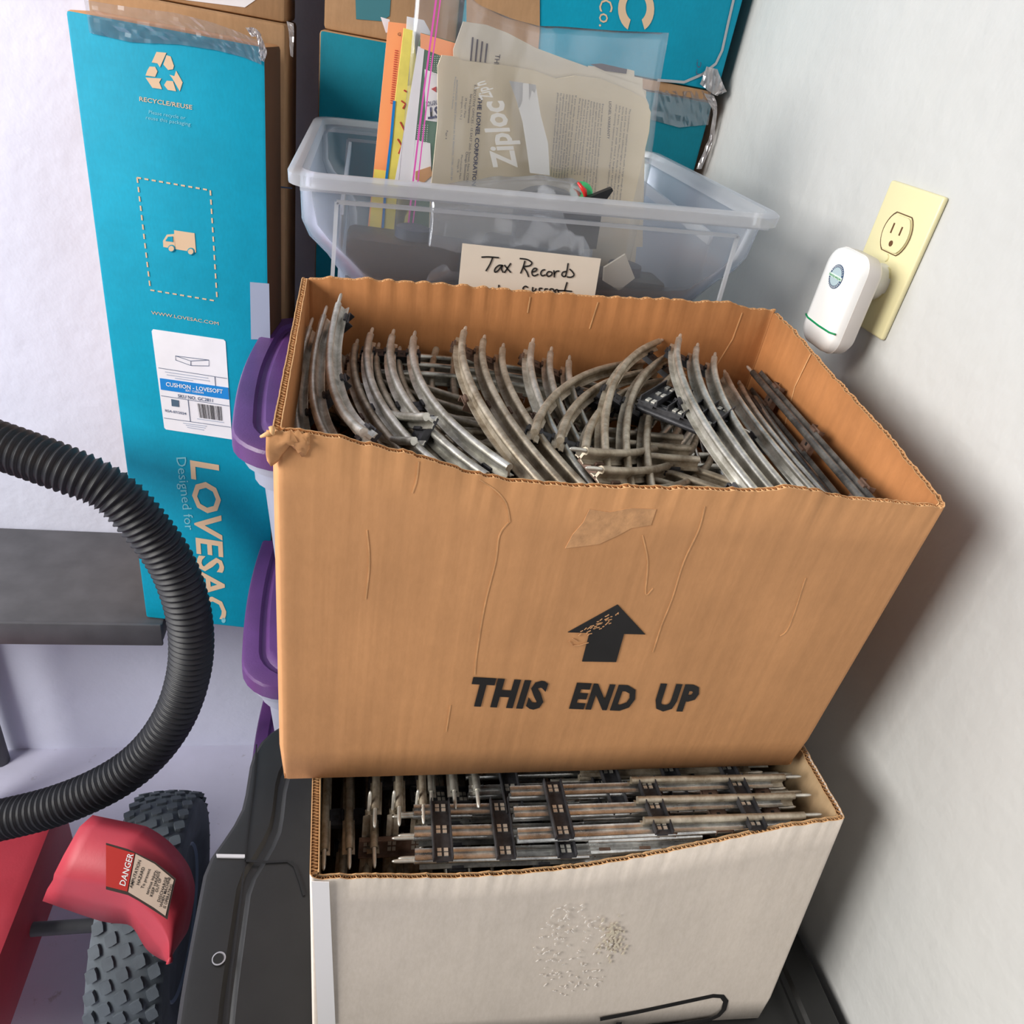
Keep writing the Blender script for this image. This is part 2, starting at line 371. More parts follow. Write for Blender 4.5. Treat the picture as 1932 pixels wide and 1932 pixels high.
def carton_wall(name, parent, cb, ct, i, zb, prof, th, mats, r=0.006, n=110, pitch=0.0032, bulge=0.0, seed=0, rag=0.0012, label=None):
    """one wall of an open box: cb/ct = bottom and top corner outlines, prof = (fraction, top z)"""
    B = path_side(cb, i, r, n); T = path_side(ct, i, r, n)
    rows = 9; out = []; inn = []; lin = 0.0006
    tops = []
    for j, (bb, tt) in enumerate(zip(B, T)):
        zt = interp(prof, tt[2]) + rag * noise.noise(Vector((j * 0.31, seed * 7.1, 0))) + rag * 0.7 * noise.noise(Vector((j * 1.3, seed * 3.3, 5)))
        tops.append(zt)
    vs = []; fs = []; mi = []
    m = len(B)
    def pt(j, k, inset, dz=0.0):
        f = k / (rows - 1); z = zb + (tops[j] - zb) * f
        p = B[j][0].lerp(T[j][0], f); nv = B[j][1].lerp(T[j][1], f).normalized()
        s = B[j][2]; bu = bulge * math.sin(PI * s) * math.sin(PI * f)
        bot = 0.0025 * (1 - f * (rows - 1)) if k == 0 else 0
        q = p + nv * (bu - inset - bot)
        return Vector((q.x, q.y, z + dz))
    def sheet(i0, i1, mat, drop):
        b0 = len(vs)
        for j in range(m):
            for k in range(rows):
                d = -drop if k == rows - 1 else 0
                vs.append(pt(j, k, i0, d))
            for k in range(rows):
                d = -drop if k == rows - 1 else 0
                vs.append(pt(j, k, i1, d))
        W = 2 * rows
        for j in range(m - 1):
            a = b0 + j * W; c = a + W
            for k in range(rows - 1):
                fs.append((a + k, c + k, c + k + 1, a + k + 1)); mi.append(mat[0])
                fs.append((a + rows + k, a + rows + k + 1, c + rows + k + 1, c + rows + k)); mi.append(mat[1])
            fs.append((a + rows - 1, c + rows - 1, c + W - 1, a + W - 1)); mi.append(mat[2])
            fs.append((a, a + rows, c + rows, c)); mi.append(mat[2])
        for j in (0, m - 1):
            a = b0 + j * W
            for k in range(rows - 1): fs.append((a + k, a + k + 1, a + rows + k + 1, a + rows + k)); mi.append(mat[2])
    sheet(0, lin, (0, 0, 3), 0.0)
    sheet(lin, th - lin, (2, 2, 2), 0.0022)
    sheet(th - lin, th, (1, 1, 3), 0.0)
    # the fluted sheet showing in the cut edge
    L = [0.0]
    for j in range(1, m): L.append(L[-1] + (T[j][0] - T[j - 1][0]).length)
    tot = L[-1]; q = 0.0; pts = []; step = pitch / 4; kk = 0
    while q < tot:
        j = 0
        while j < m - 2 and L[j + 1] < q: j += 1
        f = (q - L[j]) / max(1e-9, L[j + 1] - L[j])
        wv = (0, 1, 0, -1)[kk % 4]; kk += 1
        ins = th / 2 + wv * (th / 2 - lin * 1.2)
        a = pt(j, rows - 1, ins); b = pt(j + 1, rows - 1, ins); pts.append(a.lerp(b, f)); q += step
    b0 = len(vs)
    for p in pts:
        d = Vector((0, 0, 0.003)); vs.append(p - Vector((0, 0, 0.0002))); vs.append(p - d)
    for j in range(len(pts) - 1):
        a = b0 + 2 * j; fs.append((a, a + 1, a + 3, a + 2)); mi.append(3)
    me = bpy.data.meshes.new(name); off = rootloc(parent)
    me.from_pydata([tuple(v - off) for v in vs], [], fs)
    for x in mats: me.materials.append(x)
    for p, x in zip(me.polygons, mi): p.material_index = x; p.use_smooth = (x < 2)
    o = bpy.data.objects.new(name, me); COL.objects.link(o); o.parent = parent
    if label: o['label'] = label
    return o

# brown carton -------------------------------------------------------------
BC_b = [(-0.034, 0.330), (0.354, 0.330), (0.354, 0.583), (-0.034, 0.583)]
BC_t = [(-0.0365, 0.330), (0.359, 0.330), (0.355, 0.586), (-0.041, 0.586)]
ZB = 0.960
rs = random.Random(8)
brown = thing('cardboard_carton', 'large open brown corrugated carton printed THIS END UP, heaped with curved track', 'box', (0.16, 0.455, ZB))
def prof_px(pxs, plane, a, b):
    a = Vector(a); b = Vector(b); d = b - a; out = []
    for x, y in pxs:
        p = hit(x, y, plane); out.append(((Vector((p.x, p.y)) - a).dot(d) / d.dot(d), p.z))
    if out[0][0] > out[-1][0]: out.reverse()
    return out
km = [M['kraft'], M['kraft_in'], M['shaded_core'], M['edge']]
pf = prof_px([(515, 815), (560, 816), (640, 829), (700, 842), (780, 860), (850, 882), (900, 897), (965, 909), (1100, 920), (1290, 924), (1440, 928), (1490, 921), (1540, 927), (1600, 942), (1690, 950), (1790, 960)], PY(0.33), BC_t[0], BC_t[1])
carton_wall('front_panel', brown, BC_b, BC_t, 0, ZB, pf, 0.0042, km, n=160, seed=1)
pr = [(0.0, 1.204)] + [q for q in prof_px([(1690, 835), (1620, 757), (1560, 690), (1500, 618), (1464, 585)], PX(0.357), BC_t[1], BC_t[2])]
carton_wall('side_panel', brown, BC_b, BC_t, 1, ZB, pr, 0.0042, km, n=110, seed=2)
pb = prof_px([(1462, 583), (1400, 578), (1380, 569), (1120, 557), (1000, 547), (870, 537), (750, 528), (650, 523), (572, 522)], PY(0.586), BC_t[2], BC_t[3])
carton_wall('back_panel', brown, BC_b, BC_t, 2, ZB, pb, 0.0042, km, n=150, seed=3, rag=0.002)
pl = [(0, pb[-1][1]), (0.5, pb[-1][1] + 0.001), (1, pf[0][1])]
carton_wall('side_panel', brown, BC_b, BC_t, 3, ZB, pl, 0.0042, km, n=110, seed=4)
box('bottom_panel', (-0.031, 0.333, ZB), (0.351, 0.580, ZB + 0.005), M['kraft_in'], brown)
FP = PY(0.3300)
decal('up_arrow', [(1165, 1140), (1217, 1196), (1177, 1195), (1162, 1248), (1098, 1247), (1112, 1193), (1071, 1192)], FP, M['ink'], brown, label='black up arrow with a scuffed left side')
words('lettering', 'THIS', FP, (891, 1328), (1032, 1335), (889, 1275), M['ink'], brown, bold=0.05, shear=0.32, gap=1.12, label='bold slanted black word THIS')
words('lettering', 'END', FP, (1073, 1333), (1196, 1338), (1074, 1286), M['ink'], brown, bold=0.05, shear=0.32, gap=1.12, label='bold slanted black word END')
words('lettering', 'UP', FP, (1236, 1337), (1316, 1339), (1237, 1288), M['ink'], brown, bold=0.05, shear=0.32, gap=1.12, label='bold slanted black word UP')
M['scuff'] = flat('scuffed_liner', (202, 152, 106), 0.85, nz=0.2, nscale=120, bump=0.5, bscale=200)
M['crease'] = flat('crease_liner', (206, 154, 104), 0.8, nz=0.2, nscale=100)
sc_ = []
for k in range(34):
    f_ = rs.random(); x = 1096 + 62 * f_ + rs.uniform(-9, 9); y = 1200 - 44 * f_ + rs.uniform(-7, 9); l_ = rs.uniform(2, 8); sc_.append([(x, y), (x + l_, y - l_ * rs.uniform(0.2, 1.0))])
ribbon('scratch', sc_ + [[(1073, 1208), (1080, 1217), (1094, 1216), (1110, 1211)], [(1080, 1203), (1090, 1209)]], FP, 0.0005, M['scuff'], brown, off=0.0009, kind='stuff')
decal('torn_tape_patch', [(1112, 960), (1150, 966), (1190, 958), (1238, 960), (1228, 990), (1190, 996), (1165, 1010), (1130, 1026), (1066, 1034), (1080, 1008), (1100, 985)], FP, M['scuff'], brown, off=0.0004, label='pale patch where tape was torn off')
for ln in ([(692, 1000), (697, 1060), (690, 1130)], [(960, 985), (942, 1010), (935, 1060), (915, 1140), (900, 1230), (896, 1272)], [(1330, 955), (1318, 1000), (1290, 1060), (1268, 1130), (1248, 1180), (1232, 1230)], [(1520, 1090), (1490, 1180), (1472, 1200)], [(790, 870), (786, 905), (778, 930)], [(1212, 1010), (1222, 1060), (1218, 1120), (1232, 1110)], [(850, 1330), (842, 1380)]):
    ribbon('crease', [ln], FP, 0.0008, M['crease'], brown, off=0.0003, smoothit=True)
ribbon('crease', [[(905, 905), (935, 925), (955, 950), (962, 985)]], FP, 0.0008, M['crease'], brown, off=0.0003, smoothit=True)
BP = PY(0.5815)
for ln in ([(1400, 590), (1382, 640), (1345, 700)], [(1128, 570), (1112, 620)], [(1000, 560), (995, 590)]):
    ribbon('crease', [ln], BP, 0.0010, M['crease'], brown, off=0.0004)
RP = (Vector((0.3515, 0, 0)), Vector((-1, 0, 0)))
ribbon('crease', [[(1530, 668), (1500, 730), (1482, 800)]], RP, 0.0012, M['crease'], brown, off=0.0004)
# crumpled torn corner at the front left
vs = []; fs = []
cp = hit(548, 832, FP)
for a in range(12):
    for b in range(7):
        t = a / 11; u_ = b / 6
        x = -0.0385 + 0.020 * t; z = 1.2250 - (0.017 - 0.009 * t + 0.004 * math.sin(t * 9)) * u_ + 0.002 * noise.noise(Vector((a * 0.7, b, 1)))
        y = 0.3295 - 0.0045 * math.sin(PI * u_) * (1 - t * 0.7) - 0.002 * noise.noise(Vector((a * 0.9, b * 0.8, 4)))
        vs.append(Vector((x, y, z)))
for a in range(11):
    for b in range(6): k = a * 7 + b; fs.append((k, k + 1, k + 8, k + 7))
o = mesh('torn_corner', vs, fs, M['kraft'], brown, smooth=True, label='crumpled torn front left corner')
md = o.modifiers.new('s', 'SOLIDIFY'); md.thickness = 0.0012
for k, (a, b) in enumerate((((515, 815), (492, 824)), ((513, 806), (517, 824)))):
    tube('torn_strand', [hit(*a, FP), (hit(*a, FP) + hit(*b, FP)) / 2 + Vector((0, -0.002, 0.001)), hit(*b, FP)], lambda i: 0.0017 - 0.0005 * i, M['edge'], brown, n=6)

# white carton -------------------------------------------------------------
ZT = 0.757
WC_b = [(-0.004, 0.252), (0.357, 0.236), (0.362, 0.505), (-0.008, 0.505)]
WC_t = [(-0.010, 0.262), (0.368, 0.281), (0.374, 0.505), (-0.020, 0.505)]
white = thing('cardboard_carton', 'white-faced open carton below the brown one, filled with straight track sections', 'box', (0.18, 0.38, ZT))
wm = [M['white_board'], M['tan_in'], M['shaded_core'], M['edge']]
wp = vplane(-0.010, 0.262, 0.368, 0.281)
pf = prof_px([(583, 1655), (600, 1659), (760, 1657), (860, 1657), (1000, 1648), (1100, 1637), (1200, 1620), (1340, 1592), (1480, 1562), (1597, 1545)], wp, WC_t[0], WC_t[1])
pf[-1] = (1.0, pf[-1][1])
zr = pf[-1][1]
carton_wall('front_panel', white, WC_b, WC_t, 0, ZT, pf, 0.0036, wm, n=150, seed=11, r=0.003)
carton_wall('side_panel', white, WC_b, WC_t, 1, ZT, [(0, zr), (0.6, 0.962), (1, 0.957)], 0.0055, wm, n=80, seed=12, r=0.003)
carton_wall('back_panel', white, WC_b, WC_t, 2, ZT, [(0, 0.957), (1, 0.957)], 0.0036, wm, n=80, seed=13, r=0.003)
carton_wall('side_panel', white, WC_b, WC_t, 3, ZT, [(0, 0.957), (0.28, 0.9575), (1, 0.960)], 0.0055, wm, n=90, seed=14, r=0.003, pitch=0.0022)
box('bottom_panel', (0.0, 0.262, ZT + 0.0005), (0.354, 0.50, ZT + 0.005), M['tan_in'], white)
def face_plane(a, b, c):
    a, b, c = map(Vector, (a, b, c)); n = (b - a).cross(c - a).normalized()
    if n.y > 0: n = -n
    return (a, n)
def white_y(x, z):
    f = (z - ZT) / (0.955 - ZT); s = (x + 0.007) / 0.37
    return (0.252 + (0.236 - 0.252) * s) * (1 - f) + (0.262 + (0.281 - 0.262) * s) * f
WF = Patch(face_plane((-0.004, 0.252, ZT), (0.357, 0.236, ZT), (0.18, 0.2585, 0.859))); WF.fy = white_y
ribbon('box_print', [[(1132, 1922), (1200, 1909), (1345, 1878), (1362, 1879), (1369, 1888), (1365, 1904), (1355, 1915), (1340, 1922), (1290, 1931), (1240, 1938), (1150, 1952)]], WF, 0.0044, M['ink'], white, off=0.0006, label='black outline of a printed rounded panel')
ribbon('box_print', [[(1168, 1928), (1160, 1950)]], WF, 0.0044, M['ink'], white, off=0.0006)
M['smear'] = flat('glue_smear', (240, 233, 226), 0.35, nz=0.06, nscale=200, bump=0.8, bscale=260)
fl_ = []
for k in range(150):
    a = rs.uniform(0, 2 * PI); q = math.sqrt(rs.random()); x = 1080 + 76 * q * math.cos(a); y = 1795 + 88 * q * math.sin(a); b = rs.uniform(0, 2 * PI); l_ = rs.uniform(1.5, 6)
    fl_.append([(x, y), (x + l_ * math.cos(b), y + l_ * math.sin(b))])
ribbon('glue_smear', fl_, WF, 0.0007, M['smear'], white, off=0.0004, t=0.0003, label='scraped flecks where a sticker was', kind='stuff')
M['stain'] = flat('yellow_stain', (216, 205, 184), 0.7, nz=0.1, nscale=100)
fl_ = []
for k in range(70):
    x = 1156 + rs.gauss(0, 13); y = 1768 + rs.gauss(0, 22); fl_.append([(x, y), (x + rs.uniform(-4, 4), y + rs.uniform(2, 7))])
ribbon('glue_stain', fl_, WF, 0.0014, M['stain'], white, off=0.0003, t=0.0002, label='yellowed flecks beside the scraped patch', kind='stuff')
WF2 = face_plane((-0.004, 0.252, ZT), (-0.010, 0.262, 0.959), (0.05, 0.2505, ZT))
M['sunlit_white'] = flat('sunlit_edge_white', (240, 238, 240), 0.5)
decal('sunlit_edge_strip', [(588, 1660), (621, 1661), (633, 1930), (600, 1930)], WF2, M['sunlit_white'], white, off=0.0012, label='whiter strip painted along the left corner as its sunlit edge')  # bright sunlit left edge painted on as a whiter strip

# ---------------------------------------------------------------- toy railway track
GA = 0.0165; RR = 0.315; AA = 0.74
RP_ = [(-.0042, 0), (-.0028, .0005), (-.0011, .0002), (-.0007, .0016), (.0007, .0016), (.0011, .0002), (.0028, .0005), (.0042, 0), (.0042, .0007), (.0009, .0014), (.0009, .0048), (.0024, .0058), (.0027, .0072), (.0017, .0088), (0, .0094), (-.0017, .0088), (-.0027, .0072), (-.0024, .0058), (-.0009, .0048), (-.0009, .0014), (-.0042, .0007)]
def rail_mesh(name, pathfn, n, mat, sg):
    vs = []; fs = []; k = len(RP_)
    for i in range(n + 1):
        p, side = pathfn(i / n)
        for (a, b) in RP_: vs.append(p + side * a + Vector((0, 0, (b - 0.005) * sg)))
    for i in range(n):
        for j in range(k): fs.append((i * k + j, i * k + (j + 1) % k, (i + 1) * k + (j + 1) % k, (i + 1) * k + j))
    fs += [tuple(range(k)), tuple(range((n + 1) * k - 1, n * k - 1, -1))]
    me = bpy.data.meshes.new(name); me.from_pydata(vs, [], fs); me.materials.append(mat)
    bm = bmesh.new(); bm.from_mesh(me); bmesh.ops.recalc_face_normals(bm, faces=bm.faces)
    for e in bm.edges:
        if len(e.link_faces) == 2 and e.calc_face_angle(0) > math.radians(50): e.smooth = False
    bm.to_mesh(me); bm.free()
    for p in me.polygons: p.use_smooth = True
    return me
def boxes_mesh(name, items, mat, mat2=None):
    """items: (centre, axis along length, half length, side axis, half width, z0, z1, material index)"""
    vs = []; fs = []; mi = []
    for c, u, hl, s, hw, z0, z1, m in items:
        b = len(vs)
        for z in (z0, z1):
            for a, d in ((-1, -1), (1, -1), (1, 1), (-1, 1)): vs.append(c + u * hl * a + s * hw * d + Vector((0, 0, z)))
        fs += [(b, b + 3, b + 2, b + 1), (b + 4, b + 5, b + 6, b + 7)] + [(b + i, b + (i + 1) % 4, b + 4 + (i + 1) % 4, b + 4 + i) for i in range(4)]
        mi += [m] * 6
    me = bpy.data.meshes.new(name); me.from_pydata(vs, [], fs); me.materials.append(mat)
    if mat2: me.materials.append(mat2)
    for p, x in zip(me.polygons, mi): p.material_index = x
    bm = bmesh.new(); bm.from_mesh(me); bmesh.ops.recalc_face_normals(bm, faces=bm.faces); bm.to_mesh(me); bm.free()
    return me
def tie_mesh(name, c, u, s, mat, sg, under):
    """pressed steel channel: u across the track, s along it"""
    it = []; L = 0.0225; W = 0.0062
    z = lambda a, b: tuple(sorted(((a - 0.005) * sg, (b - 0.005) * sg)))
    it.append((c, u, L, s, W, *z(-0.0012, -0.0004), 0))
    for sd in (-1, 1): it.append((c + s * W * sd, u, L, s, 0.0004, *z(-0.0050, -0.0004), 0))
    for k in (-1, 0, 1):
        for e in (-1, 1): it.append((c + u * (GA * k + e * 0.0042), u, 0.0009, s, 0.0040, *z(-0.0004, 0.0022), 0))
        if under:
            for e in (-1, 1):
                for g in (-1, 1): it.append((c + u * (GA * k + e * 0.0016) + s * g * 0.0022, u, 0.0012, s, 0.0014, *z(-0.0020, -0.0010), 1))
    for k in (-0.5, 0.5): it.append((c + u * GA * k, u, 0.0013, s, 0.0013, *z(-0.0004, -0.00025), 2))
    me = boxes_mesh(name, it, mat, M['pin']); me.materials.append(M['ink']); return me
def pin_mesh(name, p, d, sg):
    me = bpy.data.meshes.new(name); bm = bmesh.new()
    prof = [(-0.004, 0.0014), (0.010, 0.0014), (0.013, 0.0011), (0.0145, 0.0005)]
    u = d.orthogonal().normalized(); v = d.cross(u); rings = []
    for h, r in prof: rings.append([bm.verts.new(p + d * h + Vector((0, 0, 0.0022 * sg)) + (u * math.cos(t * PI / 4) + v * math.sin(t * PI / 4)) * r) for t in range(8)])
    for a, b in zip(rings, rings[1:]):
        for k in range(8): bm.faces.new((a[k], a[(k + 1) % 8], b[(k + 1) % 8], b[k]))
    bm.faces.new(rings[-1]); bmesh.ops.recalc_face_normals(bm, faces=bm.faces); bm.to_mesh(me); bm.free(); me.materials.append(M['pin'])
    for q in me.polygons: q.use_smooth = True
    return me
CACHE = {}
def curved_set(rm, tm, sg, pins, AA=0.74, A0=0.0):
    key = ('c', rm, tm, sg, pins, AA, A0)
    if key not in CACHE:
        L = []; ang = lambda f: A0 + f * (AA - A0)
        rad = lambda a: Vector((math.cos(a), math.sin(a), 0)); tan = lambda a: Vector((-math.sin(a), math.cos(a), 0))
        for k in (-1, 0, 1):
            r = RR + k * GA
            fn = lambda t, r=r: (rad(ang(t)) * r - Vector((RR, 0, 0)), rad(ang(t)))
            L.append(('rail', rail_mesh('rail', fn, 22, M[rm], sg)))
        for f in (0.07, 0.5, 0.93):
            a = ang(f); L.append(('tie', tie_mesh('tie', rad(a) * RR - Vector((RR, 0, 0)), rad(a), tan(a), M[tm], sg, False)))
        for k in (-1, 0, 1):
            a = A0 if pins == 0 else AA
            L.append(('pin', pin_mesh('pin', rad(a) * (RR + k * GA) - Vector((RR, 0, 0)), tan(a) * (-1 if pins == 0 else 1), sg)))
        CACHE[key] = L
    return CACHE[key]
def straight_set(rm, tm, sg, pins, length):
    key = ('s', rm, tm, sg, pins, length)
    if key not in CACHE:
        L = []; X = Vector((1, 0, 0)); Y = Vector((0, 1, 0))
        for k in (-1, 0, 1):
            fn = lambda t, k=k: (Vector((0, (t - 0.5) * length, 0)) + X * GA * k, X)
            L.append(('rail', rail_mesh('rail', fn, 2, M[rm], sg)))
        for f in (-0.35, 0.0, 0.35): L.append(('tie', tie_mesh('tie', Y * f * length, X, Y, M[tm], sg, True)))
        for k in (-1, 0, 1): L.append(('pin', pin_mesh('pin', Vector((GA * k, (length / 2) * pins, 0)), Y * pins, sg)))
        CACHE[key] = L
    return CACHE[key]
def put_track(name, label, parts, mw, group=None):
    root = bpy.data.objects.new(name, None); COL.objects.link(root); root.matrix_world = mw; root.empty_display_size = 0.02
    tag(root, label, 'toy track', group)
    for nm, me in parts:
        o = bpy.data.objects.new(nm, me); COL.objects.link(o); o.parent = root
    return root
def rotvec(v):
    v = Vector(v); return Matrix.Rotation(v.length, 4, v.normalized())
POSES = {'A': [[1.4047, 0.3135, -3.0359, -0.0213, 0.554, 1.2027], 1], 'B': [[-0.1123, -0.0074, 3.0141, 0.0286, 0.5538, 1.1922], 1], 'C': [[-0.4339, -0.0351, -3.3257, 0.0989, 0.5557, 1.1955], 1], 'D': [[-0.4403, 0.0546, -3.3763, 0.1546, 0.5556, 1.1909], 1], 'E': [[0.3323, -0.0565, 2.6777, 0.2758, 0.5524, 1.2086], 1], 'F': [[-0.7286, -0.0315, -3.4038, 0.3278, 0.5555, 1.1788], 1], 'G': [[-0.4376, -2.9803, 0.0113, 0.1268, 0.3944, 1.1954], -1], 'H': [[0.4534, -0.1137, 2.3247, 0.2634, 0.5671, 1.197], 1], 'I': [[-0.1397, 0.3795, -1.0749, 0.1429, 0.3582, 1.1974], 1], 'J': [[-0.406, 3.1787, 0.2806, 0.2671, 0.3598, 1.1359], -1], 'K': [[-0.7908, 2.058, -0.2691, 0.038, 0.3785, 1.1974], -1], 'L': [[-0.0756, -0.0458, -3.2263, 0.018, 0.5521, 1.1812], 1], 'M': [[-0.7006, 2.918, 0.1318, 0.0939, 0.3665, 1.1552], -1]}
LB = {
 'A': 'curved track at the far left of the brown carton, against its left wall',
 'B': 'black-tied curved track, second from the left wall, sweeping to the front rim',
 'C': 'rusty curved track with brown ties, left of the middle of the heap',
 'D': 'curved track with brown end tie, its pins at the middle of the back wall',
 'E': 'shiny curved track with black ties, just right of the looping arcs',
 'F': 'pale dull curved track, the curved one nearest the right carton wall',
 'G': 'curved track arching crosswise on top, open rail ends pointing front left',
 'H': 'curved track arching over the middle, tips near the back wall',
 'I': 'curved track lying crosswise by the front rim, two pins pointing left',
 'J': 'upside-down curved track with pale ribbed rails, near the front rim right of centre',
 'K': 'curved track bending right near the front left corner, two open rail ends',
 'L': 'tarnished curved track behind the black-tied one, near the back left corner',
 'M': 'tarnished second-layer curved track between the black-tied and brown-tied ones'}
STY = {'A': ('rail', 'tie', 0), 'B': ('rail', 'tie', 0), 'C': ('rail_w', 'tie_br', 0), 'D': ('rail', 'tie_br', 0), 'E': ('rail', 'tie', 0), 'F': ('rail', 'tie', 0),
       'G': ('rail_w', 'tie', 1), 'H': ('rail_w', 'tie', 0), 'I': ('rail_w', 'tie_br', 0), 'J': ('rail_b', 'tie', 0), 'K': ('rail', 'tie', 1), 'L': ('rail_w', 'tie_br', 0), 'M': ('rail_w', 'tie_br', 0)}
DZ = {}
for key, (p, sg) in POSES.items():
    rm, tm, pins = STY[key]
    mw = Matrix.Translation(Vector(p[3:6])) @ rotvec(p[:3])
    inn = [i for i in range(75) if all(0.3365 < (mw @ Vector(((RR + k * GA) * math.cos(i * 0.01) - RR, (RR + k * GA) * math.sin(i * 0.01), 0))).y < 0.5815 for k in (-1, 0, 1))]
    a0_, aa = inn[0] * 0.01, inn[-1] * 0.01           # the ends stay inside the carton walls
    put_track('curved_track', LB[key], curved_set(rm, tm, sg, pins, aa, a0_), mw)
# buried layers of the heap
rnd = random.Random(5)
def inside(mw, lo, hi):
    for k in (-1, 1):
        for t in (0, 0.5, 1):
            r = RR + k * GA; a = t * AA; q = mw @ Vector((r * math.cos(a) - RR, r * math.sin(a), 0))
            if not (lo[0] < q.x < hi[0] and lo[1] < q.y < hi[1] and lo[2] < q.z < hi[2]): return False
    return True
nb = 0
for layer in range(6):
    z = 1.165 - layer * 0.022; cnt = 0; tries = 0
    while cnt < (6 if layer < 2 else 3) and tries < 4000:
        tries += 1
        mw = Matrix.Translation((rnd.uniform(-0.03, 0.36), rnd.uniform(0.33, 0.58), z + rnd.uniform(-0.008, 0.008))) @ Matrix.Rotation(rnd.uniform(0, 2 * PI), 4, 'Z') @ Matrix.Rotation(rnd.uniform(-0.06, 0.06), 4, 'X')
        if inside(mw, (-0.024, 0.342, 0.97), (0.344, 0.574, 1.3)):
            cnt += 1; nb += 1
            put_track('curved_track', 'tarnished curved track buried in the lower layers of the brown carton', curved_set(rnd.choice(['rail_w', 'rail']), rnd.choice(['tie', 'tie_br']), 1, 0), mw, 'curved track sections buried in the brown carton')
def put_straight(label, p0, p1, plane, dz=0.0, length=0.2, rm='rail_b', tm='tie', sg=1, pins=1, roll=0.0, group=None, center=None):
    """a straight section whose middle rail runs from pixel p0 towards p1 on a plane"""
    a = hit(*p0, plane); b = hit(*p1, plane); d = (b - a).normalized(); c = (a + b) / 2 if center is None else a + d * center
    n = Vector((0, 0, 1)); s = d.cross(n).normalized(); n = s.cross(d)
    if c.z < 0.97:
        lim = 0.2675 + 0.05 * (c.x + 0.01) + abs(d.y) * length / 2 + 0.0225
        c.y = max(c.y, lim)
    R3 = Matrix((s, d, n)).transposed().to_4x4()
    return put_track('straight_track', label, straight_set(rm, tm, sg, pins, length), Matrix.Translation(c + Vector((0, 0, dz))) @ R3 @ Matrix.Rotation(roll, 4, 'Y'), group)
put_straight('dark straight track on its side, leaning on the right wall of the brown carton', (1436, 728), (1612, 935), PZ(1.190), dz=-0.015, rm='rail_dk', tm='tie_br', length=0.225, roll=math.radians(80), pins=-1)
put_straight('black straight tie strip lying across the heap near the front rim, brown carton', (1255, 765), (1330, 795), PZ(1.196), rm='tie', tm='tie', length=0.06, sg=-1)
# straight sections in the white carton: undersides and heads up
Z1 = PZ(0.940)
put_straight('upside-down straight track with long black ties, at the centre of the white carton', (1000, 1582), (1470, 1560), PZ(0.953), length=0.205, sg=-1, pins=1)
put_straight('upright brown-tied straight track reaching the right wall of the white carton', (1245, 1565), (1500, 1556), PZ(0.959), length=0.125, rm='rail_w', tm='tie_br', pins=1)
put_straight('straight track with a brown tie below the black-tied one, middle of the white carton', (1130, 1600), (1310, 1594), PZ(0.944), length=0.085, tm='tie_br', rm='rail_b', pins=-1)
put_straight('upside-down straight track by the front rim, left part of the white carton', (850, 1618), (1050, 1612), PZ(0.940), length=0.12, sg=-1, pins=-1)
put_straight('upright straight track with pin pointing left, beside the end-on sections', (850, 1580), (1180, 1570), PZ(0.936), length=0.17, rm='rail_b', tm='tie', pins=-1)
put_straight('straight track upside down along the brown carton edge, black tie left of centre', (950, 1497), (1300, 1484), PZ(0.938), length=0.2, sg=-1)
put_straight('grey straight track with flat grey rail lying along the brown carton edge', (1110, 1500), (1420, 1488), PZ(0.945), length=0.14, sg=-1, rm='rail_w')
put_straight('straight track shaded by the brown carton, right half of the white carton', (1080, 1478), (1430, 1466), PZ(0.938), length=0.19, rm='rail')
for i in range(16):
    yy = 0.318 + 0.022 * (i % 8); zz = 0.915 - 0.016 * (i // 8) - rnd.uniform(0, 0.01)
    d = Matrix.Translation((rnd.uniform(0.205, 0.255), yy, zz)) @ Matrix.Rotation(-PI / 2 + rnd.uniform(-0.06, 0.06), 4, 'Z')
    put_track('straight_track', 'straight track buried under others in the right part of the white carton', straight_set(rnd.choice(['rail_b', 'rail', 'rail_w']), rnd.choice(['tie', 'tie_br']), rnd.choice([1, -1]), rnd.choice([1, -1]), 0.2), d, 'straight track sections buried in the white carton')
# sections with their ends towards the viewer
k = 0
for (x, y, zz, yaw, rm, sg, tilt_) in [(0.012, 0.40, 0.925, 0.02, 'rail_w', 1, 0.05), (0.050, 0.42, 0.940, -0.03, 'rail_w', 1, -0.1), (0.074, 0.405, 0.925, 0.05, 'rail', -1, 0.12), (0.088, 0.43, 0.942, -0.02, 'rail', 1, -0.05),
                                     (0.030, 0.39, 0.900, -0.04, 'rail_w', 1, 0.1), (0.066, 0.395, 0.895, 0.03, 'rail_w', -1, -0.08), (0.098, 0.40, 0.905, 0.0, 'rail', 1, 0.1)]:
    put_track('straight_track', 'end-on straight track in the dark left part of the white carton', straight_set(rm, 'tie', sg, -1, 0.2),
              Matrix.Translation((x, y, zz)) @ Matrix.Rotation(yaw, 4, 'Z') @ Matrix.Rotation(tilt_, 4, 'Y'), 'straight track sections pointing at the viewer in the white carton')
put_track('straight_track', 'upended straight track with pale crosswise tie near the front left corner of the white carton', straight_set('rail_w', 'tie_br', -1, 1, 0.15),
          Matrix.Translation((0.043, 0.2925, 0.868)) @ Matrix.Rotation(math.radians(68), 4, 'X'))

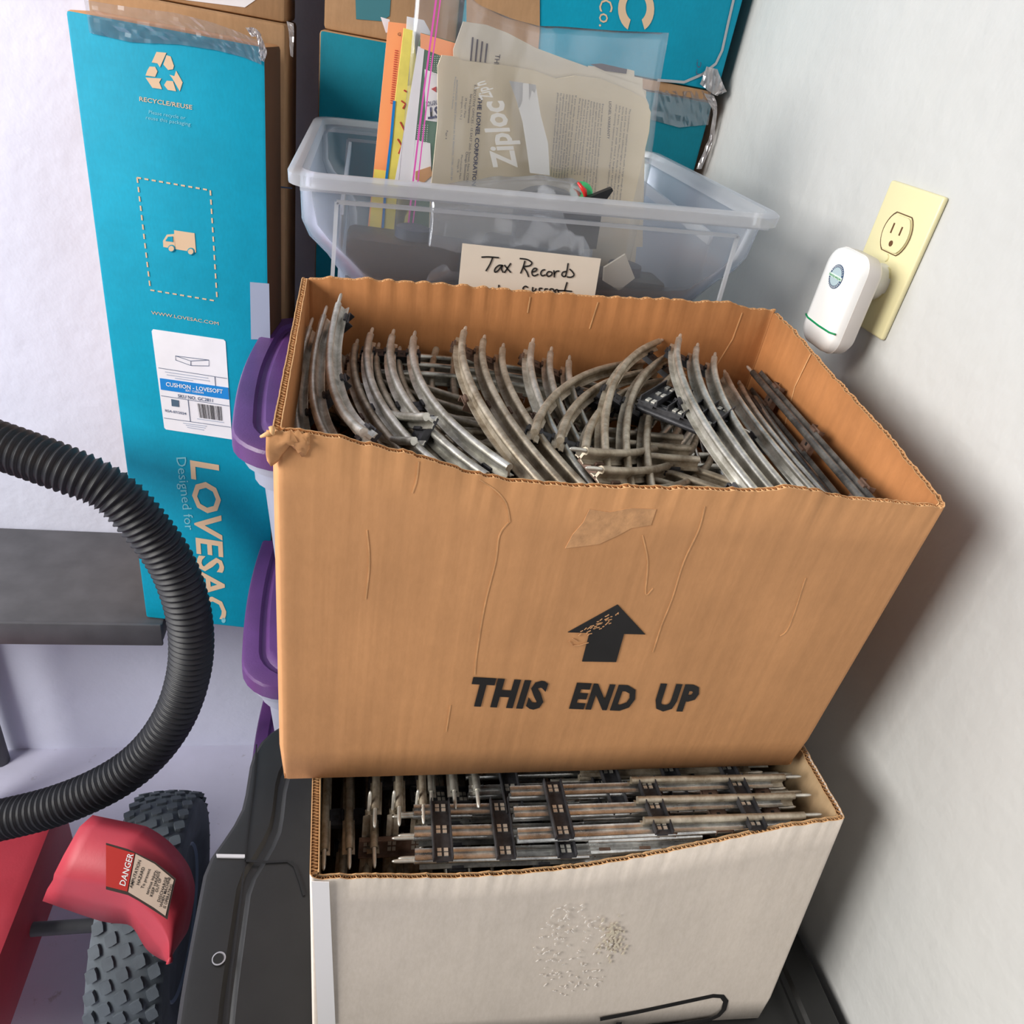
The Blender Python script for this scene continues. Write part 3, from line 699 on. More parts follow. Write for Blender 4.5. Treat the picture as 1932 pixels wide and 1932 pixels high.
# ---------------------------------------------------------------- black tote under the white carton (and one under it)
def tote(zl, label, y0=-0.20, y1=0.565):
    x0, x1 = -0.092, 0.428
    t = thing('storage_tote', label, 'storage box', (0.17, 0.18, zl - 0.375))
    loft('tub', [(zl - 0.375, x0 + 0.075, x1 - 0.06, y0 + 0.06, y1 - 0.06, 0.04), (zl - 0.37, x0 + 0.07, x1 - 0.055, y0 + 0.055, y1 - 0.055, 0.045), (zl - 0.06, x0 + 0.045, x1 - 0.028, y0 + 0.02, y1 - 0.02, 0.045), (zl - 0.05, x0 + 0.012, x1 - 0.012, y0 + 0.01, y1 - 0.01, 0.045), (zl - 0.028, x0 + 0.010, x1 - 0.008, y0 + 0.008, y1 - 0.008, 0.045)], M['black_pl'], t, cap1=True)
    # lid with bulged handle ends, raised lip and a sunk centre panel
    out = []
    def edge_left(y):
        b = 0.010 * math.exp(-((y - 0.20) / 0.055) ** 2) - 0.012 * max(0, min(1, (0.43 - y) / 0.03)) * max(0, min(1, (y - 0.02) / 0.03))
        return x0 + b + (0.012 if y > 0.46 else 0.012 * max(0, (y - 0.42) / 0.04))
    ys = [y0 + 0.06 + (y1 - 0.12 - y0) * i / 40 for i in range(41)]
    left = [(edge_left(y), y) for y in ys]
    ring = []
    for i in range(6): a = PI + (PI / 2) * (1 - i / 5); ring.append((edge_left(ys[-1]) + 0.06 + 0.06 * math.cos(a), y1 - 0.06 + 0.06 * math.sin(a)))
    ring = left + [(x0 + 0.012 + 0.055 * (1 - math.cos(a)), y1 - 0.06 + 0.06 * math.sin(a)) for a in [PI / 2 * i / 6 for i in range(1, 7)]]
    ring += [(x1 - 0.055 + 0.055 * math.sin(a), y1 - 0.06 + 0.06 * math.cos(a)) for a in [PI / 2 * i / 6 for i in range(7)]]
    ring += [(x1 - 0.055 + 0.055 * math.cos(a), y0 + 0.06 - 0.06 * math.sin(a)) for a in [PI / 2 * i / 6 for i in range(7)]]
    ring += [(x0 + 0.055 - 0.055 * math.sin(a), y0 + 0.06 - 0.06 * math.cos(a)) for a in [PI / 2 * i / 6 for i in range(6)]]
    cx, cy = (x0 + x1) / 2, (y0 + y1) / 2
    def ins(p, d):
        x, y = p; hx_ = (x1 - x0) / 2; hy = (y1 - y0) / 2
        return (cx + (x - cx) * (1 - d / hx_), cy + (y - cy) * (1 - d / hy))
    lv = [(0.0, -0.030), (0.0, -0.004), (0.003, -0.0005), (0.006, 0.0), (0.028, 0.0), (0.031, -0.003), (0.036, -0.003), (0.040, 0.000)]
    vs = []; fs = []; n = len(ring)
    for d, dz in lv:
        for p in ring:
            q = ins(p, d); vs.append(Vector((q[0], q[1], zl - 0.001 + dz)))
    for i in range(len(lv) - 1):
        for k in range(n): fs.append((i * n + k, i * n + (k + 1) % n, (i + 1) * n + (k + 1) % n, (i + 1) * n + k))
    fs.append(tuple(range((len(lv) - 1) * n, len(lv) * n)))
    lid = mesh('lid', vs, fs, M['black_pl'], t); shade_auto(lid, 30)
    return t, lid
t1, lid1 = tote(ZT, 'black plastic tote with dusty lid, directly under the white carton')
t2, lid2 = tote(ZT - 0.375, 'lower black plastic tote, standing on the floor under the upper black tote')
LP = PZ(ZT)
# lid details: raised centre panel with notch, latch hole, seam glint painted as a pale strip
vs_ = [hit(x, y, LP) for x, y in [(488, 1395), (484, 1460), (472, 1560), (462, 1624), (545, 1626), (560, 1645), (580, 1700), (600, 1932), (560, 2100), (430, 2050), (442, 1800), (455, 1700), (461, 1640)]]
decal('lid_seam_glint', [(408, 1612), (462, 1613), (462, 1619), (409, 1618)], LP, flat('glint_plastic', (190, 190, 196), 0.3), lid1, off=0.0008, t=0.0016, label='pale painted glint along the step in the left lip')
ribbon('lid_groove', [[(462, 1624), (500, 1627), (543, 1625), (556, 1634), (566, 1662), (574, 1690)]], LP, 0.0022, flat('groove_black', (10, 10, 12), 0.5), lid1, off=0.0006)
ribbon('lid_groove', [[(484, 1405), (480, 1470), (468, 1560), (462, 1624), (456, 1680), (444, 1780), (434, 1860), (428, 1940)]], LP, 0.0014, flat('groove_black', (10, 10, 12), 0.5), lid1, off=0.0006, smoothit=True)
c0 = hit(413, 1809, LP)
lathe('latch_hole', [(0.0, 0.0052), (0.0008, 0.0052), (0.0010, 0.0042), (0.0006, 0.0040)], c0, (0, 0, 1), flat('bright_plastic_edge', (150, 150, 158), 0.3), lid1, n=24)
lathe('latch_hole', [(0.0, 0.0040), (0.0012, 0.0040)], c0 + Vector((-0.0004, -0.0003, 0)), (0, 0, 1), flat('hole_black', (6, 6, 8), 0.7), lid1, n=24)

# ---------------------------------------------------------------- purple-lidded boxes
def purple_box(zl, label):
    x0, x1, y0, y1 = -0.104, 0.30, 0.617, 0.985
    t = thing('storage_box', label, 'storage box', (0.1, 0.8, zl - 0.304))
    loft('tub', [(zl - 0.304, x0 + 0.048, x1 - 0.048, y0 + 0.035, y1 - 0.035, 0.03), (zl - 0.300, x0 + 0.045, x1 - 0.045, y0 + 0.032, y1 - 0.032, 0.03), (zl - 0.075, x0 + 0.024, x1 - 0.024, y0 + 0.018, y1 - 0.018, 0.035), (zl - 0.052, x0 + 0.022, x1 - 0.022, y0 + 0.016, y1 - 0.016, 0.035), (zl - 0.051, x0 + 0.015, x1 - 0.015, y0 + 0.010, y1 - 0.010, 0.035), (zl - 0.034, x0 + 0.014, x1 - 0.014, y0 + 0.009, y1 - 0.009, 0.035),
                 (zl - 0.030, x0 + 0.007, x1 - 0.007, y0 + 0.004, y1 - 0.004, 0.035), (zl - 0.008, x0 + 0.006, x1 - 0.006, y0 + 0.003, y1 - 0.003, 0.035)], M['frost2'], t)
    # lid outline with a bowed left side
    def ring(d):
        pts = []
        for (x, y) in rrect(x0, x1, y0, y1, 0.045, 6):
            pts.append((x, y))
        out = []
        m = len(pts)
        for i in range(m):
            a = pts[i]; b = pts[(i + 1) % m]; seg = max(1, int(math.hypot(b[0] - a[0], b[1] - a[1]) / 0.02))
            for s in range(seg):
                x = a[0] + (b[0] - a[0]) * s / seg; y = a[1] + (b[1] - a[1]) * s / seg
                bow = 0.014 * math.sin(PI * max(0, min(1, (y - y0) / (y1 - y0))))
                cx = (x0 + x1) / 2; fx = (x - cx) / ((x1 - x0) / 2)
                x2 = x + bow * (fx if abs(fx) > 0.7 else 0)
                k = 1 - d / 0.2
                out.append((cx + (x2 - cx) * k, (y0 + y1) / 2 + (y - (y0 + y1) / 2) * k))
        return out
    lv = [(0.0, -0.016), (0.0, 0.0), (0.0015, 0.003), (0.004, 0.0042), (0.017, 0.0042), (0.020, 0.0005), (0.024, 0.0), (0.028, 0.0035), (0.032, 0.004)]
    R0 = [ring(d) for d, dz in lv]; n = len(R0[0]); vs = []; fs = []
    for r_, (d, dz) in zip(R0, lv):
        for p in r_: vs.append(Vector((p[0], p[1], zl + dz - 0.005)))
    for i in range(len(lv) - 1):
        for k in range(n): fs.append((i * n + k, i * n + (k + 1) % n, (i + 1) * n + (k + 1) % n, (i + 1) * n + k))
    fs.append(tuple(range((len(lv) - 1) * n, len(lv) * n)))
    lid = mesh('lid', vs, fs, M['purple'], t); shade_auto(lid, 30)
    for j in range(6):
        y = y0 + 0.05 + j * 0.055
        box('lid_rib', (x0 + 0.036, y, zl - 0.002), (x1 - 0.036, y + 0.004, zl + 0.0012), M['purple_dk'], lid, 0.001)
    return t
purple_box(1.050, 'upper purple-lidded milky storage box, behind the left edge of the brown carton')
purple_box(0.746, 'middle purple-lidded milky storage box, under the upper purple-lidded one')
purple_box(0.442, 'lowest purple-lidded storage box, only a sliver showing above the black tote')
tb = thing('storage_box', 'low grey plastic box on the floor under the purple-lidded boxes', 'storage box', (0.1, 0.8, 0.0))
loft('tub', [(0.0, -0.06, 0.26, 0.65, 0.95, 0.03), (0.138, -0.07, 0.27, 0.64, 0.96, 0.03)], M['grey_pl'], tb, cap1=True)

# ---------------------------------------------------------------- clear tote
tilt = lambda x, y: 0.051 * (x + 0.054) + 0.0
cx0, cx1, cy0, cy1, cz = -0.0545, 0.3465, 0.600, 0.955, 1.292
ct = thing('storage_tote', 'large clear plastic tote labelled Tax Records, holding train papers and a bagged stack', 'storage box', (0.15, 0.78, 1.056))
lv = [(1.058, 0.048, 0.050, 0.03), (1.062, 0.045, 0.042, 0.035), (1.20, 0.040, 0.030, 0.035), (1.212, 0.038, 0.022, 0.03), (1.226, 0.028, 0.0185, 0.03), (1.240, 0.014, 0.0165, 0.028), (1.252, 0.009, 0.0150, 0.025), (1.276, 0.008, 0.0140, 0.022), (1.286, 0.008, 0.0135, 0.022)]
o = loft('tub_shell', [(z, cx0 + dx, cx1 - dx, cy0 + dy, cy1 - dy, r) for z, dx, dy, r in lv], M['frost'], ct, cap0=True, tilt=tilt)
md = o.modifiers.new('s', 'SOLIDIFY'); md.thickness = 0.0016
o = loft('rim', [(cz - 0.010, cx0, cx1, cy0, cy1, 0.025), (cz - 0.002, cx0 - 0.0005, cx1 + 0.0005, cy0 - 0.0005, cy1 + 0.0005, 0.025), (cz, cx0 + 0.002, cx1 - 0.002, cy0 + 0.002, cy1 - 0.002, 0.024), (cz, cx0 + 0.010, cx1 - 0.010, cy0 + 0.010, cy1 - 0.010, 0.018), (cz - 0.004, cx0 + 0.0115, cx1 - 0.0115, cy0 + 0.0115, cy1 - 0.0115, 0.017), (cz - 0.012, cx0 + 0.0115, cx1 - 0.0115, cy0 + 0.0115, cy1 - 0.0115, 0.017)], M['frost_rim'], ct, cap0=False, tilt=tilt)
TP = PY(0.6125)
# raised frame of the front, back and the inside of the ends
def zline(x, z): return Vector((x, 0, z + tilt(x, 0)))
def bar(name, a, b, w_, d_, mat, parent):
    a = Vector(a); b = Vector(b); dr = (b - a).normalized(); s = dr.cross(Vector((0, 1, 0)))
    if s.length < 0.1: s = dr.cross(Vector((0, 0, 1)))
    s = s.normalized() * w_ / 2; e = dr.cross(s).normalized() * d_ / 2
    vs = [p + i * s + j * e for p in (a, b) for i in (-1, 1) for j in (-1, 1)]
    return mesh(name, vs, [(0, 1, 3, 2), (4, 6, 7, 5), (0, 4, 5, 1), (2, 3, 7, 6), (0, 2, 6, 4), (1, 5, 7, 3)], mat, parent)
for yy in (0.613, 0.942):
    fr_ = [(-0.020, 1.185), (-0.018, 1.272), (0.312, 1.272), (0.314, 1.185)]
    for a, b in zip(fr_, fr_[1:]):
        bar('panel_frame', (a[0], yy, a[1] + tilt(a[0], 0)), (b[0], yy, b[1] + tilt(b[0], 0)), 0.0030, 0.0030, M['frost_rim'], ct)
    bar('panel_frame', (-0.045, yy, 1.280), (0.337, yy, 1.280 + tilt(0.337, 0)), 0.0028, 0.003, M['frost_rim'], ct)
for xx, sgn in ((cx0 + 0.040, 1), (cx1 - 0.045, -1)):
    v = [(xx, 0.64, 1.15), (xx, 0.64, 1.262), (xx, 0.905, 1.270), (xx, 0.905, 1.15)]
    v = [Vector((p[0], p[1], p[2] + tilt(p[0], 0))) for p in v]
    prism('handle_recess', v, (sgn, 0, 0), 0.0015, M['frost'], ct)
    bar('handle_ledge', v[1], v[2], 0.003, 0.010, M['frost_rim'], ct)
# card taped on the front
card = decal('label_card', [(872, 458), (1133, 487), (1108, 640), (858, 606)], TP, M['card'], ct, off=0.0016, t=0.0004, label='cream card handwritten Tax Records')
def z8(l): return [(800 + x * 0.2588, 400 + y * 0.2588) for x, y in l]
ST = [[(418, 328), (470, 326), (545, 332)], [(500, 330), (480, 380), (450, 430)], [(572, 388), (545, 388), (518, 412), (515, 436), (535, 430), (560, 400), (572, 388), (565, 415), (576, 440)], [(585, 385), (605, 410), (632, 440)], [(632, 372), (610, 405), (585, 442)],
      [(735, 355), (722, 400), (703, 447)], [(697, 338), (750, 345), (785, 368), (770, 390), (728, 400), (748, 435), (762, 472)], [(787, 436), (812, 430), (822, 414), (803, 410), (786, 432), (790, 458), (806, 464), (832, 452)],
      [(882, 420), (862, 424), (850, 445), (860, 464), (886, 456)], [(908, 432), (894, 448), (902, 468), (926, 460), (932, 440), (908, 432)], [(944, 424), (950, 450), (948, 476)], [(948, 455), (964, 432), (986, 430)],
      [(1050, 372), (1042, 420), (1030, 470)], [(1036, 432), (1012, 438), (1004, 458), (1018, 470), (1034, 462)], [(1060, 415), (1082, 436), (1092, 460), (1070, 474), (1042, 472)],
      [(545, 530), (543, 560)], [(722, 575), (722, 552), (740, 540), (756, 550)], [(792, 546), (790, 572), (806, 575), (816, 555)], [(840, 575), (840, 556), (862, 556)], [(880, 575), (882, 560), (902, 560)], [(920, 580), (918, 562), (938, 560), (948, 580)], [(958, 590), (956, 570), (972, 566), (980, 590)], [(1042, 510), (1030, 550), (1016, 600)], [(975, 571), (1020, 572), (1078, 578)]]
ribbon('handwriting', [z8(l) for l in ST], (Vector((0, 0.6109, 0)), Vector((0, -1, 0))), 0.0011, M['ink'], card, off=0.0006, smoothit=True, label='black marker words Tax Records')
# things seen dimly through the front of the tote
def inbox(name, label, cat, a, b, mat, bev=0.004, group=None):
    o = box(name, a, b, mat, None, bev); tag(o, label, cat, group); return o
def transformer(loc, sx, sy, sz, label):
    t = thing('toy_transformer', label, 'transformer', loc)
    x, y, z = loc
    box('housing', (x - sx / 2, y - sy / 2, z), (x + sx / 2, y + sy / 2, z + sz), M['blackpart'], t, 0.006)
    box('base_plate', (x - sx / 2 - 0.004, y - sy / 2 - 0.004, z - 0.0), (x + sx / 2 + 0.004, y + sy / 2 + 0.004, z + 0.006), M['bluegrey'], t, 0.001)
    lathe('dial', [(0, 0.016), (0.008, 0.015), (0.009, 0.012)], (x, y, z + sz), (0, 0, 1), M['bluegrey'], t, n=24)
transformer((0.045, 0.660, 1.066), 0.11, 0.05, 0.178, 'dark boxy transformer seen through the clear tote front, left of the card')
transformer((0.235, 0.655, 1.066), 0.075, 0.04, 0.172, 'dark boxy transformer seen through the clear tote front, right of the card')
transformer((0.145, 0.663, 1.066), 0.075, 0.05, 0.186, 'dark transformer hidden right behind the handwritten card in the clear tote')
transformer((0.285, 0.70, 1.066), 0.04, 0.06, 0.14, 'small dark transformer at the right end inside the clear tote')
bx_ = thing('folded_leaflet', 'grey folded leaflet seen through the clear tote front beside the card', 'paper', (0.22, 0.632, 1.17))
prism('sheet', [hit(x, y, PY(0.632)) for x, y in [(1140, 505), (1180, 480), (1198, 525), (1168, 548), (1138, 530)]], (0, -1, 0), 0.003, M['cream2'], bx_)
bk_ = thing('boxed_accessory', 'blue-grey box lying across the bottom of the clear tote behind the transformers', 'box', (0.1, 0.76, 1.066))
box('body', (-0.0, 0.705, 1.066), (0.25, 0.80, 1.195), M['bluegrey'], bk_, 0.003)
box('flap', (-0.0, 0.704, 1.195), (0.25, 0.75, 1.197), M['bluegrey'], bk_, 0.0005)

# papers and the zip bag standing in the tote -------------------------------
def z3(l): return [(700 + x * 0.31056, y * 0.31056) for x, y in l]
def sheetthing(name, label, cat, pxs, y, t, mat, parent=None, pname='cover'):
    P_ = PY(y); th_ = thing(name, label, cat, (hit(*pxs[0], P_).x, y, 1.07)) if parent is None else parent
    pts = [hit(a, b, P_) for a, b in pxs]
    o = prism(pname, pts, (0, -1, 0), t, mat, th_)
    return th_, o
ob_, oc = sheetthing('booklet', 'orange booklet with yellow foot, leftmost of the papers in the clear tote', 'booklet', [(733, 41), (775, 46), (768, 120), (735, 640), (672, 640), (703, 345)], 0.735, 0.006, M['orange'])
decal('yellow_band', [(706, 319), (728, 322), (716, 460), (694, 460)], PY(0.735), M['yellow'], ob_, label='yellow foot of the orange cover')
ribbon('print_column', [[(745 - 0.0886 * (y - 95), y), (751 - 0.0886 * (y - 95), y + 0.6)] for y in [95 + 4.3 * i for i in range(24)]] + [[(741 - 0.085 * (y - 210), y), (732 + 14 - 0.1 * (y - 210), y + 0.6)] for y in [212 + 4.3 * i for i in range(21)]], PY(0.735), 0.0005, M['red'], ob_, kind='stuff')
words('lettering', 'G', PY(0.735), (750, 67), (756, 68), (751, 61), M['ink'], ob_)
yb, yc = sheetthing('booklet', 'worn yellow booklet with blue edge, between the orange one and the zip bag', 'booklet', [(762, 53), (780, 58), (786, 120), (760, 640), (716, 640), (727, 340)], 0.722, 0.006, M['yellow'])
ribbon('blue_edge', [[(744, 190), (738, 260), (728, 345), (722, 430)]], PY(0.722), 0.0022, M['blue'], yb, label='blue stripe on the spine')
ribbon('red_print', [[(762, 170), (767, 173)], [(757, 190), (765, 196), (760, 205)], [(755, 230), (765, 250)], [(750, 262), (758, 275), (752, 290)]], PY(0.722), 0.0012, M['red'], yb)
wb, wc = sheetthing('leaflet', 'white leaflet standing behind the yellow booklet at the zip edge of the bag', 'paper', [(768, 31), (800, 38), (812, 60), (780, 640), (740, 640), (757, 200)], 0.728, 0.002, M['paper'])
gl, gc = sheetthing('leaflet', 'glossy leaflet with grey print and a small clear corner, behind the orange booklet', 'paper', [(718, 32), (735, 37), (736, 60), (728, 62)], 0.745, 0.001, M['paper'])
# magazine in green, white and blue just inside the bag
mg, mc = sheetthing('magazine', 'green dotted magazine with blue ST lettering, just inside the zip of the bag', 'magazine', [(795, 62), (860, 80), (858, 640), (762, 640), (775, 345), (788, 95)], 0.712, 0.004, M['green'])
MP = PY(0.712)
decal('orange_band', z3([(300, 200), (540, 270), (540, 340), (440, 345), (300, 290)]), MP, M['orange'], mg)
decal('white_panel', z3([(325, 420), (420, 455), (400, 740), (330, 730)]), MP, M['paper'], mg)
decal('white_panel', z3([(270, 850), (360, 870), (370, 1140), (240, 1120)]), MP, M['paper'], mg)
decal('white_edge', z3([(285, 280), (325, 290), (240, 1130), (140, 1120), (200, 800)]), MP, M['paper'], mg, off=0.0004)
words('lettering', 'ST', MP, (828, 201), (806, 204), (829, 222), M['textblue'], mg, bold=0.03, off=0.0012)
words('lettering', 'merica', MP, (828, 188), (803, 192), (829, 200), M['textblue'], mg, off=0.0012)
decal('red_triangle', z3([(365, 540), (395, 525), (395, 560)]), MP, M['red'], mg, off=0.0012)
decal('brown_figure', z3([(270, 1040), (360, 1010), (375, 1060), (320, 1110), (270, 1090)]), MP, flat('brown_print', (190, 140, 90), 0.6), mg, off=0.0012)
dots = []
for i in range(5):
    for j in range(9):
        x, y = 812 + i * 4 - j * 0.3, 106 + j * 4; dots.append([(x, y), (x + 1.2, y + 0.2)])
        x, y = 788 + i * 4.5 - j * 0.3, 236 + j * 4; dots.append([(x, y), (x + 1.2, y + 0.2)])
ribbon('dot_print', dots, MP, 0.0005, M['white'], mg, off=0.0011, kind='stuff')
# second instruction sheet
s2, _ = sheetthing('instruction_sheet', 'pale instruction sheet with THE printed, standing behind the front booklet in the bag', 'paper', z3([(560, 130), (700, 150), (830, 200), (1000, 290), (1160, 350), (1330, 410), (1460, 460), (1640, 520), (1690, 640), (1560, 2100), (520, 2100), (500, 300)]), 0.706, 0.002, M['cream2'])
words('lettering', 'THE', PY(0.706), (935, 102), (931, 126), (944, 103), M['textgrey'], s2, bold=0.01)
ribbon('print_lines', [[(892 + k * 9 - 0, 70 + 4 * k), (888 + k * 9, 115 + k)] for k in range(4)], PY(0.706), 0.0012, M['textgrey'], s2, kind='stuff')
s3, _ = sheetthing('instruction_sheet', 'grey-green sheet sticking out at the upper right behind the front booklet in the bag', 'paper', z3([(1320, 400), (1560, 420), (1600, 430), (1600, 465), (1650, 475), (1650, 540), (1672, 550), (1650, 1500), (1320, 1500)]), 0.7095, 0.0015, M['cream2'])
decal('dark_print', z3([(1330, 390), (1400, 385), (1555, 420), (1550, 448), (1420, 430)]), PY(0.7095), M['textgrey'], s3)
words('lettering', 'EXPRESS', PY(0.7095), (1150, 149), (1179, 155), (1150, 145), M['textgrey'], s3)
# front booklet
BK = PY(0.700)
fb, fo = sheetthing('instruction_booklet', 'cream instruction booklet with train company lettering, foremost in the zip bag', 'booklet', z3([(430, 335), (520, 345), (560, 370), (820, 400), (1000, 430), (1130, 480), (1240, 460), (1400, 480), (1560, 545), (1665, 600), (1700, 680), (1690, 800), (1585, 1260), (1500, 1900), (330, 1900), (365, 1140), (405, 740), (405, 400)]), 0.700, 0.004, M['cream'])
def zb(l): return [(820 + x * 0.21739, 100 + y * 0.21739) for x, y in l]
def bl(s, a, b, h_, mat='textgrey', bold=0.0, off=0.0007):
    """line of print reading down the page: start a, end b, letter height h_ (pixels)"""
    words('lettering', s, BK, a, b, (a[0] + h_, a[1] + 0.10 * h_), M[mat], fb, bold=bold, off=off)
bl('THE LIONEL CORPORATION', (902, 182), (890, 350), 8, 'textblue', 0.02)
bl('EXECUTIVE OFFICES - 15 EAST 26th Street, New YORK', (895, 160), (879, 345), 4.2)
bl('Service Department', (887, 177), (882, 232), 4, 'textgrey', 0.01)
bl('28 Sager Place', (878, 184), (875, 222), 3.2)
bl('Irvington, 11, N. J.', (871, 182), (868, 226), 3.2)
bl('Chicago Showrooms', (879, 286), (874, 340), 4, 'textgrey', 0.01)
bl('Merchandise Mart', (870, 292), (866, 338), 3.2)
bl('Chicago, Ill.', (864, 300), (862, 326), 3.2)
bl('AUTHORIZED SERVICE STATIONS IN THE PRINCIPAL CITIES, LISTED BY', (861, 150), (850, 340), 3.0, 'faint')
bl('Printed in U. S. of America', (858, 145), (852, 205), 2.6, 'faint')
bl('Page 4', (842, 246), (840, 262), 3.2)
bl('LIONEL WARRANTY', (1149, 191), (1145, 262), 4.6, 'textgrey', 0.01)
PL = ['The transformer supplied with this outfit is large enough to operate', 'train and one or two additional lights or track signals. But you may', 'series will extend the fun. When you decide to expand your railroad', 'the train. you will need a larger transformer', 'other operating equipment you will need a larger transformer to operate']
for i, s in enumerate(PL): bl(s, (1187 - i * 6.3, 205 - i * 2), (1168 - i * 6.3, 382 - i * 2), 3.0)
PL = ['Every item in your Lionel outfit was thoroughly inspected', 'and found to be in perfect operating condition. All Lionel products', 'tised against defective materials and workmanship to the extent of', 'defective item is returned to the Factory or any Lionel Author', 'tion within one year of the date of purchase it will be r', 'If in the future any of your Lionel equipment needs service', 'either send it to the Factory Service Department, or', 'Authorized Service Station in your neighborhood. Y', 'the address of the local Lionel Service man.']
for i, s in enumerate(PL): bl(s, (1136 - i * 5.4, 196 - i * 1.4), (1120 - i * 5.4, 375 - i * 3 if i < 5 else 330), 3.0)
PL = ['If you decide to mail the equipment to us, be sure', 'avoid damage in transit. Use the original boxes, if possible', 'corrugated box or strong container. A letter in a stamped', 'the service desired must be pasted or fastened to the', 'regulations do not permit any written matter to be pla', 'In all correspondence regarding this instruction or wh', 'please refer to the number and letters (if any) shown']
for i, s in enumerate(PL): bl(s, (1085 - i * 5.6, 180 - i * 0.8), (1068 - i * 5.0, 338 - i), 3.0)
# the bag: header, two film faces, zip tracks, white print
bag = thing('zip_bag', 'clear zip bag with magenta zip, full of instruction papers, in the clear tote', 'plastic bag', (0.13, 0.70, 1.08))
out_ = [(790, -60), (850, -34), (905, 10), (965, 35), (1015, 49), (1060, 50), (1160, 58), (1262, 62)]
def bagsheet(y, amp, seed, name):
    nu, nv = 40, 34; vs = []; fs = []; P_ = PY(y)
    rt = [(1262, 62), (1243, 110), (1232, 180), (1215, 260), (1190, 390), (1170, 520), (1160, 700)]
    for i in range(nu + 1):
        s = i / nu
        tx = interp([(a / 7, p[0]) for a, p in enumerate(out_)], s); ty = interp([(a / 7, p[1]) for a, p in enumerate(out_)], s)
        for j in range(nv + 1):
            t = j / nv
            lx = 790 + (718 - 790) * t; rx = interp([(a / 6, p[0]) for a, p in enumerate(rt)], t); by = 700
            x = (lx * (1 - s) + rx * s) + (tx - (790 * (1 - s) + 1262 * s)) * (1 - t); yy = ty * (1 - t) + by * t
            p = hit(x, yy, P_)
            p.y += amp * (noise.noise(Vector((s * 5, t * 4, seed))) + 0.5 * noise.noise(Vector((s * 14 + t * 5, t * 9, seed + 3)))) + 0.004 * math.sin(PI * s) * (1 if y > 0.705 else -1)
            vs.append(p)
    for i in range(nu):
        for j in range(nv): k = i * (nv + 1) + j; fs.append((k, k + 1, k + nv + 2, k + nv + 1))
    o = mesh(name, vs, fs, M['film'], bag, smooth=True); md = o.modifiers.new('s', 'SOLIDIFY'); md.thickness = 0.0002; return o
bagsheet(0.6905, 0.0025, 1, 'front_film'); bagsheet(0.7215, 0.004, 9, 'back_film')
ZP = PY(0.6885)
ribbon('zip_track', [[(826, -30), (822, 5), (800, 170), (779, 345), (764, 480)]], ZP, 0.0014, M['magenta'], bag)
ribbon('zip_track', [[(834, -30), (830, 5), (808, 170), (788, 345), (772, 480)]], ZP, 0.0010, M['magenta'], bag)
M['bagprint'] = clear('bag_white_print', (245, 245, 245), body=0.8, rough=0.4)
decal('print_stripe', z3([(838, 490), (920, 502), (1000, 515), (1030, 700), (1075, 870), (1085, 1065), (965, 1050), (945, 900), (920, 740), (880, 600)]), (Vector((0, 0.6865, 0)), Vector((0, -1, 0))), M['bagprint'], bag, t=0.0001)
ZQ = (Vector((0, 0.6865, 0)), Vector((0, -1, 0)))
words('bag_lettering', 'Ziploc', ZQ, (975, 316), (948, 190), (931, 318), M['bagprint'], bag, bold=0.03)
words('bag_lettering', "Zip'n", ZQ, (930, 184), (914, 152), (907, 190), M['bagprint'], bag, bold=0.02)
# small bag with the black part
SB = thing('plastic_bag', 'small crumpled clear bag over a black part at the front of the clear tote', 'plastic bag', (0.12, 0.64, 1.18))
vs = []; fs = []; nu, nv = 30, 10
for i in range(nu + 1):
    s = i / nu; x = interp([(0, 815), (0.15, 850), (0.5, 980), (0.8, 1080), (1, 1128)], s); yt = interp([(0, 362), (0.12, 347), (0.3, 336), (0.6, 331), (0.8, 336), (0.93, 350), (1, 382)], s)
    for j in range(nv + 1):
        t = j / nv; p = hit(x, yt, PY(0.655)); 
        q = Vector((p.x, 0.655 - 0.022 * t ** 0.6, p.z - 0.075 * t)); q += Vector((0, 0.003, 0.002)) * noise.noise(Vector((s * 9, t * 4, 2)))
        vs.append(q)
for i in range(nu):
    for j in range(nv): k = i * (nv + 1) + j; fs.append((k, k + 1, k + nv + 2, k + nv + 1))
o = mesh('film', vs, fs, clear('bag_film_dense', (225, 225, 225), body=0.24, rough=0.1, gloss=0.6), SB, smooth=True); md = o.modifiers.new('s', 'SOLIDIFY'); md.thickness = 0.0003
bp = thing('toy_signal_part', 'black moulded part with green and red dial at the clear tote front edge', 'toy part', (0.18, 0.65, 1.19))
prism('bracket', [hit(x, y, PY(0.640)) for x, y in [(1062, 392), (1155, 355), (1157, 360), (1138, 386), (1125, 470), (1080, 470)]], (0, -1, 0), 0.007, M['blackpart'], bp)
vs_ = [hit(x, y, PY(0.650)) for x, y in [(978, 372), (1010, 360), (1040, 357), (1075, 366), (1100, 382), (1100, 480), (970, 480)]]
prism('casing', vs_, (0, -1, 0), 0.02, M['blackpart'], bp)
dc = hit(1096, 366, PY(0.652))
lathe('dial', [(0, 0.0095), (0.003, 0.0095)], dc, (-0.2, -0.8, 0.6), M['knobgreen'], bp, n=32)
a = hit(1090, 344, PY(0.648)); b = hit(1106, 378, PY(0.648))
tube('dial_grip', [a, (a + b) / 2 + Vector((0.0015, -0.002, 0.001)), b], lambda i: (0.0010, 0.0022, 0.0012)[i], M['knobred'], bp, n=8)

